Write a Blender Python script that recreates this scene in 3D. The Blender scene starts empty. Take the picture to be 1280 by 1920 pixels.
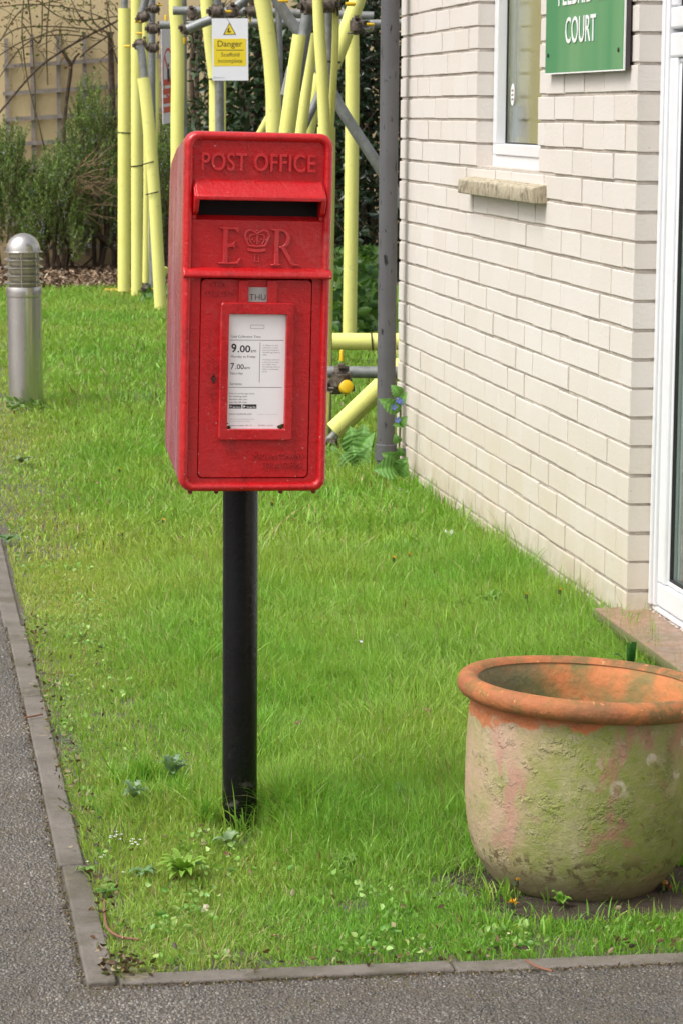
import bpy, bmesh, math, random
import numpy as np
from mathutils import Vector, Matrix
random.seed(7)
rng = np.random.default_rng(11)
R = math.radians
S = bpy.context.scene
C = S.collection

# ------------------------------------------------------------------ camera
CAM_H = 1.39
FPX = 5200.0                       # focal length in pixels of the 1280x1920 photograph
PITCH = math.atan(747 / FPX)
ROLL = .008
fwd = Vector((0, math.cos(PITCH), -math.sin(PITCH)))
r0 = Vector((1, 0, 0)); u0 = Vector((0, math.sin(PITCH), math.cos(PITCH)))
cR = r0 * math.cos(ROLL) + u0 * math.sin(ROLL)
cU = -r0 * math.sin(ROLL) + u0 * math.cos(ROLL)
cd = bpy.data.cameras.new('camera'); cam = bpy.data.objects.new('camera', cd); C.objects.link(cam)
cd.sensor_fit = 'VERTICAL'; cd.sensor_height = 36; cd.lens = 36 * FPX / 1920
cd.clip_start = .1; cd.clip_end = 2000
cd.dof.use_dof = True; cd.dof.focus_distance = 5.25; cd.dof.aperture_fstop = 30
m = Matrix((cR, cU, -fwd)).transposed().to_4x4(); m.translation = (0, 0, CAM_H)
cam.matrix_world = m
S.camera = cam

# ------------------------------------------------------------------ sky, sun, exposure (overcast)
SUN_EL, SUN_AZ = R(55), R(-118)     # azimuth from +Y, towards -X: light comes from the left, behind the camera
w = bpy.data.worlds.new('World'); S.world = w; w.use_nodes = True
nt = w.node_tree; bg = nt.nodes['Background']
sky = nt.nodes.new('ShaderNodeTexSky'); sky.sky_type = 'NISHITA'; sky.sun_disc = False
sky.sun_elevation = SUN_EL; sky.sun_rotation = SUN_AZ
sky.dust_density = 6; sky.air_density = 1.0; sky.ozone_density = 1.0
hs = nt.nodes.new('ShaderNodeHueSaturation'); hs.inputs['Saturation'].default_value = .25
nt.links.new(sky.outputs[0], hs.inputs['Color']); nt.links.new(hs.outputs[0], bg.inputs[0])
bg.inputs[1].default_value = .15
sl = bpy.data.lights.new('sun', 'SUN'); sl.energy = 1.1; sl.angle = R(22); sl.color = (1, .97, .92)
so = bpy.data.objects.new('sun', sl); C.objects.link(so)
sd = Vector((math.sin(SUN_AZ) * math.cos(SUN_EL), math.cos(SUN_AZ) * math.cos(SUN_EL), math.sin(SUN_EL)))
sd = Vector((sd.x, -abs(sd.y), sd.z))       # slightly behind the camera's shoulder
sky.sun_rotation = math.atan2(sd.x, sd.y)
so.rotation_euler = sd.to_track_quat('Z', 'Y').to_euler()
S.view_settings.view_transform = 'Standard'; S.view_settings.look = 'None'
S.view_settings.exposure = 0.48; S.view_settings.gamma = 1
S.cycles.max_bounces = 8; S.cycles.transparent_max_bounces = 16

# ------------------------------------------------------------------ measuring helpers (pixels of the photo -> metres)
O = Vector((0, 0, CAM_H))
def ray(x, y): return fwd + cR * ((x - 640) / FPX) + cU * ((960 - y) / FPX)
def gpt(x, y, z=0):
    d = ray(x, y); return O + d * ((z - CAM_H) / d.z)
def dpt(x, y, Y):
    d = ray(x, y); return O + d * (Y / d.y)
vd = ray(-191, 205); vd.z = 0; vd.normalize()      # the direction of house wall and path
nn = Vector((-vd.y, vd.x, 0))                       # house wall's outward normal
C1 = gpt(1170, 1215)                                # near corner of the house wall
A0 = Vector((-.362, 4.353, 0))                      # corner of the lawn
e1, e2 = vd, -nn
WALL_E2 = (C1 - A0).dot(e2)
def K(a, b, z=0): return A0 + e1 * a + e2 * b + Vector((0, 0, z))

# ------------------------------------------------------------------ object helpers
def tag(o, label=None, cat=None, group=None, kind=None):
    if label: o['label'] = label
    if cat: o['category'] = cat
    if group: o['group'] = group
    if kind: o['kind'] = kind
    return o
def thing(name, loc, label, cat, group=None, rot=(0, 0, 0)):
    o = bpy.data.objects.new(name, None); C.objects.link(o)
    o.empty_display_size = .1
    o.location = loc; o.rotation_euler = rot
    return tag(o, label, cat, group)
def rootmat(o):
    m = Matrix.Identity(4)
    while o is not None:
        m = Matrix.LocRotScale(o.location, o.rotation_euler, o.scale) @ m
        o = o.parent
    return m
def link_mesh(name, me, mats, parent=None):
    o = bpy.data.objects.new(name, me); C.objects.link(o)
    for mm in (mats if isinstance(mats, (list, tuple)) else [mats]): me.materials.append(mm)
    if parent: o.parent = parent
    return o

class MB:
    def __init__(s): s.v = []; s.f = []; s.mi = []; s.cur = 0
    def face(s, f): s.f.append(f); s.mi.append(s.cur)
    def add(s, vs, fs, M=None):
        b = len(s.v)
        s.v += [tuple(M @ Vector(v)) if M else tuple(v) for v in vs]
        for f in fs: s.face([i + b for i in f])
    def box(s, a, b, M=None, jit=0):
        x0, y0, z0 = a; x1, y1, z1 = b
        vs = [(x0,y0,z0),(x1,y0,z0),(x1,y1,z0),(x0,y1,z0),(x0,y0,z1),(x1,y0,z1),(x1,y1,z1),(x0,y1,z1)]
        s.add(vs, [(0,3,2,1),(4,5,6,7),(0,1,5,4),(1,2,6,5),(2,3,7,6),(3,0,4,7)], M)
    def loops(s, L, M=None, close=True, cap0=False, cap1=False):
        n = len(L[0]); vs = [p for l in L for p in l]; fs = []
        for i in range(len(L) - 1):
            for j in range(n if close else n - 1):
                k = (j + 1) % n
                fs.append((i*n+j, i*n+k, (i+1)*n+k, (i+1)*n+j))
        if cap0: fs.append(tuple(range(n))[::-1])
        if cap1: fs.append(tuple((len(L)-1)*n + j for j in range(n)))
        s.add(vs, fs, M)
    def lathe(s, prof, n=32, M=None, cap0=False, cap1=False, wob=None):
        L = []
        for i, (r, z) in enumerate(prof):
            l = []
            for j in range(n):
                a = 2 * math.pi * j / n
                rr = r * (wob(a, z) if wob else 1)
                l.append((rr*math.cos(a), rr*math.sin(a), z))
            L.append(l)
        s.loops(L, M, True, cap0, cap1)
    def tube(s, pts, rad, n=12, cap=True):
        pts = [Vector(p) for p in pts]; L = []
        if not isinstance(rad, (list, tuple)): rad = [rad] * len(pts)
        ref = None
        for i, p in enumerate(pts):
            t = (pts[min(i+1, len(pts)-1)] - pts[max(i-1, 0)]).normalized()
            if ref is None: ref = Vector((1,0,0)) if abs(t.x) < .8 else Vector((0,1,0))
            a = (ref - t * ref.dot(t)).normalized(); b = t.cross(a); ref = a
            L.append([tuple(p + (a*math.cos(2*math.pi*j/n) + b*math.sin(2*math.pi*j/n))*rad[i]) for j in range(n)])
        s.loops(L, None, True, cap, cap)
    def prism(s, prof, x0, x1, M=None):
        """prof: (y,z) outline swept along x"""
        s.loops([[(x0, y, z) for y, z in prof], [(x1, y, z) for y, z in prof]], M, True, True, True)
    def build(s, name, mats, parent=None, world=False, smooth=False, bevel=0, seg=2, angle=40):
        me = bpy.data.meshes.new(name)
        vs = s.v
        if world and parent is not None:
            inv = rootmat(parent).inverted(); vs = [tuple(inv @ Vector(v)) for v in vs]
        me.from_pydata(vs, [], s.f)
        bm = bmesh.new(); bm.from_mesh(me); bmesh.ops.recalc_face_normals(bm, faces=bm.faces); bm.to_mesh(me); bm.free()
        if any(s.mi): me.polygons.foreach_set('material_index', s.mi)
        if smooth:
            me.polygons.foreach_set('use_smooth', [True] * len(me.polygons))
            me.set_sharp_from_angle(angle=R(angle))
        o = link_mesh(name, me, mats, parent)
        if bevel:
            b = o.modifiers.new('bevel', 'BEVEL'); b.width = bevel; b.segments = seg; b.limit_method = 'ANGLE'; b.angle_limit = R(35)
            if smooth is False: me.polygons.foreach_set('use_smooth', [True] * len(me.polygons)); me.set_sharp_from_angle(angle=R(50))
        return o

def npmesh(name, V, Q, T, col, mats, parent=None, smooth=False):
    """fast mesh from arrays: V (n,3), quads Q (m,4), tris T (k,3), col (n,3) point colours"""
    me = bpy.data.meshes.new(name)
    nq, ntr = len(Q), len(T)
    me.vertices.add(len(V)); me.vertices.foreach_set('co', np.ascontiguousarray(V, dtype=np.float32).ravel())
    me.loops.add(nq*4 + ntr*3); me.polygons.add(nq + ntr)
    idx = np.concatenate([np.asarray(Q, dtype=np.int32).ravel(), np.asarray(T, dtype=np.int32).ravel()])
    me.loops.foreach_set('vertex_index', idx)
    st = np.concatenate([np.arange(nq)*4, nq*4 + np.arange(ntr)*3]).astype(np.int32)
    tot = np.concatenate([np.full(nq, 4), np.full(ntr, 3)]).astype(np.int32)
    me.polygons.foreach_set('loop_start', st); me.polygons.foreach_set('loop_total', tot)
    if smooth: me.polygons.foreach_set('use_smooth', np.ones(nq+ntr, dtype=bool))
    me.update(calc_edges=True)
    if col is not None:
        at = me.color_attributes.new('Col', 'FLOAT_COLOR', 'POINT')
        c4 = np.ones((len(V), 4), dtype=np.float32); c4[:, :3] = col
        at.data.foreach_set('color', c4.ravel())
    return link_mesh(name, me, mats, parent)

# ------------------------------------------------------------------ materials
class NT:
    def __init__(s, name):
        s.m = bpy.data.materials.new(name); s.m.use_nodes = True; s.t = s.m.node_tree
        s.b = s.t.nodes['Principled BSDF']; s.co = None
    def n(s, typ, **kw):
        nd = s.t.nodes.new(typ)
        for k, v in kw.items():
            if k.startswith('i_'): nd.inputs[k[2:].replace('_', ' ')].default_value = v
            else: setattr(nd, k, v)
        return nd
    def l(s, a, b): s.t.links.new(a, b)
    def coord(s, scale=(1,1,1)):
        if s.co is None: s.co = s.n('ShaderNodeTexCoord')
        mp = s.n('ShaderNodeMapping'); mp.inputs['Scale'].default_value = scale
        s.l(s.co.outputs['Object'], mp.inputs[0]); return mp.outputs[0]
    def noise(s, scale, detail=4, rough=.55, sc=(1,1,1), dist=0):
        nd = s.n('ShaderNodeTexNoise'); nd.inputs['Scale'].default_value = scale; nd.inputs['Detail'].default_value = detail
        nd.inputs['Roughness'].default_value = rough; nd.inputs['Distortion'].default_value = dist
        s.l(s.coord(sc), nd.inputs['Vector']); return nd.outputs[0]
    def vor(s, scale, feature='F1', sc=(1,1,1), out=0, rnd=1):
        nd = s.n('ShaderNodeTexVoronoi', feature=feature); nd.inputs['Scale'].default_value = scale
        nd.inputs['Randomness'].default_value = rnd
        s.l(s.coord(sc), nd.inputs['Vector']); return nd.outputs[out]
    def ramp(s, v, stops):
        nd = s.n('ShaderNodeValToRGB'); cr = nd.color_ramp
        while len(cr.elements) > 1: cr.elements.remove(cr.elements[-1])
        for i, (p, c) in enumerate(stops):
            e = cr.elements[0] if i == 0 else cr.elements.new(p)
            e.position = p; e.color = (*c, 1) if isinstance(c, (tuple, list)) else (c, c, c, 1)
        s.l(v, nd.inputs[0]); return nd.outputs[0]
    def mix(s, f, a, b, mode='MIX'):
        nd = s.n('ShaderNodeMix', data_type='RGBA', blend_type=mode)
        for sock, v in ((nd.inputs[0], f), (nd.inputs[6], a), (nd.inputs[7], b)):
            if hasattr(v, 'is_linked'): s.l(v, sock)
            elif isinstance(v, (tuple, list)): sock.default_value = (*v, 1)
            else: sock.default_value = v
        return nd.outputs[2]
    def math(s, op, a, b=0, clamp=False):
        nd = s.n('ShaderNodeMath', operation=op, use_clamp=clamp)
        for i, v in enumerate((a, b)):
            if hasattr(v, 'is_linked'): s.l(v, nd.inputs[i])
            else: nd.inputs[i].default_value = v
        return nd.outputs[0]
    def sepz(s, axis='Z'):
        sx = s.n('ShaderNodeSeparateXYZ'); s.l(s.coord(), sx.inputs[0]); return sx.outputs[axis]
    def attr(s, name='Col'):
        a = s.n('ShaderNodeAttribute', attribute_name=name); return a.outputs['Color']
    def bump(s, h, dist=.002, strength=1, prev=None):
        b = s.n('ShaderNodeBump'); b.inputs['Distance'].default_value = dist; b.inputs['Strength'].default_value = strength
        s.l(h, b.inputs['Height'])
        if prev is not None: s.l(prev, b.inputs['Normal'])
        s.l(b.outputs[0], s.b.inputs['Normal']); return b.outputs[0]
    def set(s, **kw):
        for k, v in kw.items():
            sock = s.b.inputs[k.replace('_', ' ')]
            if hasattr(v, 'is_linked'): s.l(v, sock)
            elif isinstance(v, (tuple, list)): sock.default_value = (*v, 1)
            else: sock.default_value = v
        return s
def simple(name, col, rough=.5, var=.12, scale=30, metal=0, bump=0, bscale=200, **kw):
    t = NT(name); c2 = tuple(c * (1 - 2*var) for c in col); c3 = tuple(min(1, c * (1 + var)) for c in col)
    t.set(Base_Color=t.ramp(t.noise(scale, 5), [(.3, c2), (.7, c3)]), Roughness=rough, Metallic=metal, **kw)
    if bump: t.bump(t.noise(bscale, 3), bump)
    return t.m
M = {}

# painted brick
def mk_brick(name, base, dark):
    t = NT(name)
    n1 = t.noise(2.2, 4); n2 = t.noise(45, 5, .65); z = t.sepz()
    c = t.mix(t.ramp(n1, [(.35, 0.0), (.7, .5)]), base, dark)
    c = t.mix(t.ramp(t.attr(), [(0, 0.0), (1, .38)]), c, (base[0]*.90, base[1]*.86, base[2]*.80))
    # damp, yellowed foot of the wall
    foot = t.math('SUBTRACT', 1, t.math('MULTIPLY', z, 1.5), True)
    foot = t.math('MULTIPLY', foot, t.ramp(t.noise(5, 4), [(.25, .35), (.7, 1.0)]))
    c = t.mix(foot, c, (.58, .50, .36))
    splash = t.math('SUBTRACT', 1, t.math('MULTIPLY', z, 5.5), True)
    c = t.mix(t.math('MULTIPLY', splash, t.ramp(t.noise(14, 5), [(.35, .0), (.6, .85)])), c, (.36, .29, .19))
    # little pits where the paint missed
    pit = t.ramp(t.vor(38), [(.035, 1.0), (.06, 0.0)])
    pit = t.math('MULTIPLY', pit, t.ramp(t.noise(9, 2), [(.52, 0.0), (.56, 1.0)]))
    c = t.mix(pit, c, (.16, .13, .11))
    scuff = t.ramp(t.noise(10, 3, .6, (1, 1, 6)), [(.70, 0.0), (.74, .55)])
    c = t.mix(scuff, c, (.50, .44, .40))
    t.set(Base_Color=c, Roughness=.62)
    nb = t.bump(t.noise(90, 6, .65), .0022, .8)
    t.bump(t.noise(300, 3, .6, (1, 1, .25)), .0008, .7, nb)
    return t.m
M['brick'] = mk_brick('painted_brick', (.72, .67, .62), (.66, .60, .55))
t = NT('painted_mortar')
cm = t.mix(t.ramp(t.noise(14, 6, .7), [(.35, 0.0), (.65, 1.0)]), (.63, .565, .50), (.48, .42, .355))
t.set(Base_Color=cm, Roughness=.75); t.bump(t.noise(160, 5, .7), .004, .9); M['mortar'] = t.m

t = NT('white_upvc')
c = t.mix(t.ramp(t.noise(3, 5, .7), [(.45,0.0),(.7,.5)]), (.77,.78,.81), (.71,.70,.68))
c = t.mix(t.ramp(t.noise(45, 5, .75), [(.66,0.0),(.74,.45)]), c, (.45,.40,.33))
t.set(Base_Color=c, Roughness=.3); M['upvc'] = t.m
M['seal'] = simple('black_rubber_seal', (.02, .02, .022), .6)
M['screw'] = simple('rusty_screw', (.05, .035, .03), .6)
t = NT('glass_pane')
gl = t.n('ShaderNodeBsdfGlossy'); gl.inputs['Roughness'].default_value = .01; gl.inputs['Color'].default_value = (1, 1, 1, 1)
tr = t.n('ShaderNodeBsdfTransparent'); tr.inputs['Color'].default_value = (.93, .97, .95, 1)
lw = t.n('ShaderNodeFresnel'); lw.inputs[0].default_value = 1.5
ms = t.n('ShaderNodeMixShader'); t.l(t.math('MULTIPLY', lw.outputs[0], .75, True), ms.inputs[0]); t.l(tr.outputs[0], ms.inputs[1]); t.l(gl.outputs[0], ms.inputs[2])
t.l(ms.outputs[0], t.t.nodes['Material Output'].inputs[0]); M['glass'] = t.m
M['curtain'] = simple('pale_green_curtain', (.80, .88, .80), .8, .06, 8)
M['curtain_y'] = simple('mustard_curtain', (.90, .80, .42), .85, .06, 3)
M['room'] = simple('room_wall', (.5, .5, .46), .8)
t = NT('weathered_stone_sill')
st = t.ramp(t.noise(22, 6, .7, (1, 5, 1), .6), [(.38, (.50, .44, .33)), (.5, (.42, .36, .25)), (.62, (.20, .165, .115))])
t.set(Base_Color=st, Roughness=.75); t.bump(t.noise(120, 6, .7), .003); M['sill'] = t.m
t = NT('brown_clay_tile_step')
c = t.mix(t.ramp(t.noise(7, 4), [(.4, 0.0), (.65, 1.0)]), (.30, .175, .115), (.22, .145, .10))
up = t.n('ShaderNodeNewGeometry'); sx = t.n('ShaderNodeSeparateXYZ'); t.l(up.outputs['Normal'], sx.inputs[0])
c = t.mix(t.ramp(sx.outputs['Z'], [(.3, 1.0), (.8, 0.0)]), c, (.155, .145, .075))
t.set(Base_Color=c, Roughness=t.ramp(t.noise(30, 4), [(.4, .28), (.6, .5)])); t.bump(t.noise(220, 4), .001); M['tile'] = t.m

# the green board
t = NT('green_sign_board')
c = t.ramp(t.noise(1.6, 2, .4, (2.6, 1, .25)), [(.40, (.10, .31, .14)), (.60, (.010, .23, .095))])
t.set(Base_Color=c, Roughness=.3); M['signgreen'] = t.m
M['signwhite'] = simple('sign_white', (.85, .86, .85), .35, .02)
M['signback'] = simple('sign_dark_backing', (.07, .055, .06), .6)

# asphalt
t = NT('wet_asphalt')
v1 = t.n('ShaderNodeTexVoronoi'); v1.inputs['Scale'].default_value = 150; t.l(t.coord(), v1.inputs[0])
v2 = t.n('ShaderNodeTexVoronoi'); v2.inputs['Scale'].default_value = 260; t.l(t.coord(), v2.inputs[0])
st = t.ramp(v1.outputs['Color'], [(0, (.095, .084, .074)), (.45, (.145, .130, .115)), (.8, (.20, .182, .162)), (.97, (.34, .315, .285))])
c = t.mix(t.ramp(v1.outputs['Distance'], [(.25, 0.0), (.6, .8)]), st, (.055, .048, .041))
c = t.mix(t.ramp(t.noise(2.5, 4), [(.45, 0.0), (.65, .8)]), c, (.115, .095, .072), 'MIX')
c = t.mix(t.ramp(t.noise(13, 5, .7), [(.66, 0.0), (.72, .6)]), c, (.30, .28, .24))
c = t.mix(t.ramp(t.noise(5, 5, .7), [(.56, 0.0), (.66, .55)]), c, (.10, .085, .04))
t.set(Base_Color=c, Roughness=t.ramp(t.noise(6, 4), [(.35, .22), (.65, .5)]))
h = t.mix(.35, t.ramp(v1.outputs['Distance'], [(0, 1.0), (.7, 0.0)]), t.ramp(v2.outputs['Distance'], [(0, 1.0), (.7, 0.0)]))
nb = t.bump(h, .0035, 1); t.bump(t.noise(30, 5, .7), .004, .6, nb); M['asphalt'] = t.m
t = NT('concrete_edging')
c = t.mix(t.ramp(t.noise(9, 5), [(.35, 0.0), (.65, 1.0)]), (.20, .175, .152), (.145, .125, .105))
c = t.mix(t.ramp(t.noise(7, 3, .6), [(.66, 0.0), (.69, .7)]), c, (.36, .31, .20))
c = t.mix(t.ramp(t.noise(300, 3), [(.62, 0.0), (.68, .5)]), c, (.30, .28, .25))
c = t.mix(t.ramp(t.noise(5, 5, .7), [(.50, 0.0), (.62, .7)]), c, (.085, .075, .045))
c = t.mix(t.ramp(t.noise(70, 5, .75), [(.56, 0.0), (.64, .5)]), c, (.09, .08, .06))
t.set(Base_Color=c, Roughness=.6); t.bump(t.noise(120, 6, .75), .004); M['kerb'] = t.m
t = NT('lawn_soil')
c = t.ramp(t.noise(14, 6, .7), [(.3, (.060, .045, .025)), (.5, (.10, .115, .03)), (.7, (.13, .19, .04))])
t.set(Base_Color=c, Roughness=.95); t.bump(t.noise(90, 5, .7), .02); M['soil'] = t.m
t = NT('bare_soil')
c = t.ramp(t.noise(40, 6, .7), [(.3, (.045, .030, .020)), (.7, (.12, .085, .058))])
t.set(Base_Color=c, Roughness=.9); t.bump(t.noise(70, 6, .75), .02); M['bare'] = t.m
t = NT('bark_mulch')
c = t.ramp(t.vor(45, out=1), [(0, (.05, .030, .018)), (.6, (.14, .085, .05)), (.95, (.34, .26, .18))])
t.set(Base_Color=c, Roughness=.9); t.bump(t.vor(45), .03); M['mulch'] = t.m

def leafmat(name, rough=.45, trans=.3, spec=.3):
    t = NT(name); c = t.attr()
    t.set(Base_Color=c, Roughness=rough, Specular_IOR_Level=spec)
    tl = t.n('ShaderNodeBsdfTranslucent'); t.l(t.mix(1.0, c, (1.0, 1.0, .45), 'MULTIPLY'), tl.inputs[0])
    mx = t.n('ShaderNodeMixShader'); mx.inputs[0].default_value = trans
    t.l(t.b.outputs[0], mx.inputs[1]); t.l(tl.outputs[0], mx.inputs[2]); t.l(mx.outputs[0], t.t.nodes['Material Output'].inputs[0])
    return t.m
M['grass'] = leafmat('grass_blade', .42, .42, .35)
M['leaf'] = leafmat('leaf', .38, .3, .4)
M['gloss_leaf'] = leafmat('glossy_leaf', .25, .15, .5)
M['needle'] = leafmat('needle_leaf', .55, .2, .2)
M['petal'] = leafmat('petal', .6, .3, .2)
M['bark'] = simple('bark_brown', (.11, .075, .05), .85, .3, 30, bump=.006, bscale=60)
M['twig'] = simple('twig', (.16, .11, .06), .8, .3, 20)
M['twiggreen'] = simple('green_twig', (.13, .14, .05), .7, .3, 20)

# ------------------------------------------------------------------ numpy noise
def vnoise(x, y, s, seed=0):
    x = x / s + seed * 17.3; y = y / s + seed * 9.1
    xi = np.floor(x).astype(int); yi = np.floor(y).astype(int); xf = x - xi; yf = y - yi
    h = lambda a, b: np.modf(np.abs(np.sin(a*127.1 + b*311.7 + seed*74.7) * 43758.5453))[0]
    u = xf*xf*(3-2*xf); v = yf*yf*(3-2*yf)
    return (h(xi,yi)*(1-u)+h(xi+1,yi)*u)*(1-v) + (h(xi,yi+1)*(1-u)+h(xi+1,yi+1)*u)*v

# ================================================================== SETTING: ground
def sheet(name, pts, z, mat, kind='structure', div=0):
    b = MB(); b.add([(p.x, p.y, z) for p in pts], [tuple(range(len(pts)))])
    o = b.build(name, mat); tag(o, kind=kind); return o
# asphalt path: one big sheet, a little below the lawn
b = MB(); b.add([(-60,-30,-.002),(60,-30,-.002),(60,90,-.002),(-60,90,-.002)], [(0,1,2,3)])
tag(b.build('path', M['asphalt']), kind='structure')
LAWN_L = 17.6
def aggregate(n, a0, a1, b0, b1, smin, smax, seed):
    g = np.random.default_rng(seed); a = g.uniform(a0, a1, n); b_ = g.uniform(b0, b1, n)
    ok = ((a < -.055) | (b_ < -.053)); x = A0.x+e1.x*a+e2.x*b_; y = A0.y+e1.y*a+e2.y*b_; ok &= np.abs(x) < y*.13+.45
    x, y = x[ok], y[ok]; n = len(x); r_ = g.uniform(smin, smax, n); hgt = r_*g.uniform(.25, .75, n); th = g.uniform(0, 6.28, n)
    V = [np.stack([x + g.normal(0,.2,n)*r_, y + g.normal(0,.2,n)*r_, hgt*.9-.002], 1)]
    for k in range(5):
        t_ = th + k*1.2566 + g.normal(0,.2,n); q = r_*g.uniform(.75,1.1,n); V.append(np.stack([x+np.cos(t_)*q, y+np.sin(t_)*q, np.full(n,-.0035)],1))
    for k in range(5):
        t_ = th + .6 + k*1.2566 + g.normal(0,.2,n); q = r_*g.uniform(.45,.75,n); V.append(np.stack([x+np.cos(t_)*q, y+np.sin(t_)*q, hgt*g.uniform(.6,.95,n)-.0025],1))
    V = np.stack(V, 1).reshape(-1,3); b0_ = np.arange(n)*11; T = []
    for k in range(5):
        k2 = (k+1)%5; T += [np.stack([b0_, b0_+6+k, b0_+6+k2],1), np.stack([b0_+6+k, b0_+1+k2, b0_+6+k2],1), np.stack([b0_+1+k, b0_+1+k2, b0_+6+k],1)]
    pal = np.array([(.17,.155,.135),(.12,.108,.095),(.21,.19,.165),(.15,.13,.105),(.09,.08,.072),(.30,.275,.24),(.19,.16,.12)]); c = pal[g.choice(7, n, p=(.27,.22,.16,.15,.1,.03,.07))]*g.uniform(.8,1.2,(n,1))
    big_ = (.43 + .32*vnoise(x, y, .25, 41) + .22*vnoise(x, y, .07, 42) - .16*np.clip((x+.1)/.6, 0, 1))[:,None]
    o = npmesh('path_aggregate', V, np.zeros((0,4)), np.concatenate(T), np.repeat(c*big_, 11, 0), M['stone']); tag(o, 'small grey and brown stones bedded in the asphalt path', 'gravel', kind='stuff'); return o
t = NT('wet_stone'); t.set(Base_Color=t.attr(), Roughness=.38); M['stone'] = t.m
aggregate(36000, -.62, -.05, -.9, 1.9, .0022, .0052, 201)
aggregate(46000, -.05, 3.6, -.62, -.05, .0022, .0055, 202)
pts = [K(-.004,-.004), K(-.004, WALL_E2+3), K(LAWN_L+14, WALL_E2+8), K(LAWN_L+14, -.004)]
b = MB()
N = 60; VS = []; FS = []
for i in range(N+1):
    for j in range(21):
        a = (i/N)**1.5*(LAWN_L+14); c = j/20*7
        p = K(a-.004, c-.004); hgt = 0.0 + .012*(math.sin(a*1.7+c)*math.sin(c*2.1)) * min(1, a*.6) * min(1, c*2)
        VS.append((p.x, p.y, hgt-.006))
for i in range(N):
    for j in range(20): FS.append((i*21+j, i*21+j+1, (i+1)*21+j+1, (i+1)*21+j))
b.add(VS, FS); tag(b.build('ground', M['soil'], smooth=True), kind='structure')
# left lawn beyond the path, outside the picture
# concrete edging
b = MB()
def stone(a0, a1, b0, b1, z1=.008):
    ps = [K(a0,b0), K(a1,b0), K(a1,b1), K(a0,b1)]; zz = z1 + random.uniform(-.002, .002)
    b.add([(p.x,p.y,-.12) for p in ps] + [(p.x,p.y,zz) for p in ps], [(3,2,1,0),(4,5,6,7),(0,1,5,4),(1,2,6,5),(2,3,7,6),(3,0,4,7)])
cuts = [-.047, .36, .66, 1.26]
while cuts[-1] < 18: cuts.append(cuts[-1] + .915)
for i in range(len(cuts)-1): stone(cuts[i]+.0015, cuts[i+1]-.0015, -.048 + .003*math.sin(i*2.2) - .004*max(0,cuts[i]), 0.0 + .003*math.sin(i*2.2) - .004*max(0,cuts[i]))
x = .004
for L_ in (.55, .915, .915, .915): stone(-.052, -.003, x+.0015, x+L_-.0015, .004); x += L_
tag(b.build('kerb', M['kerb'], bevel=.004), kind='structure')
# mulch bed at the foot of the cream wall
bedn = [K(LAWN_L, -4, .0), K(LAWN_L, 8, .0), K(LAWN_L+3.4, 8, .0), K(LAWN_L+3.4, -4, .0)]
sheet('flower_bed', bedn, .022, M['mulch'])
n = 16000
a = LAWN_L - .08 + rng.random(n)**1.3*2.6; c = rng.uniform(-1.5, 3.2, n)
px = A0.x + e1.x*a + e2.x*c; py = A0.y + e1.y*a + e2.y*c; pz = .025 + rng.random(n)*.015
th = rng.random(n)*math.pi; L = rng.uniform(.008, .022, n); Wd = L*rng.uniform(.3,.7,n); tl = rng.normal(0,.5,n)
dx, dy = np.cos(th), np.sin(th)
V = np.stack([np.stack([px+sx*dx*L-sy*dy*Wd, py+sx*dy*L+sy*dx*Wd, pz+sx*L*tl], 1) for sx, sy in ((-1,-1),(1,-1),(1,1),(-1,1))], 1).reshape(-1,3)
Q = np.arange(n*4).reshape(n,4)
pal = np.array([(.07,.042,.026),(.16,.10,.06),(.26,.18,.11),(.42,.33,.24),(.10,.065,.04)]); cc = pal[rng.integers(0,5,n)]
M['chips'] = leafmat('bark_chips', .85, 0.0, .2)
o = npmesh('bark_mulch', V, Q, np.zeros((0,3)), np.repeat(cc,4,0), M['chips']); tag(o, 'brown bark mulch lying under the shrubs by the cream wall', 'mulch', kind='stuff')

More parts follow.
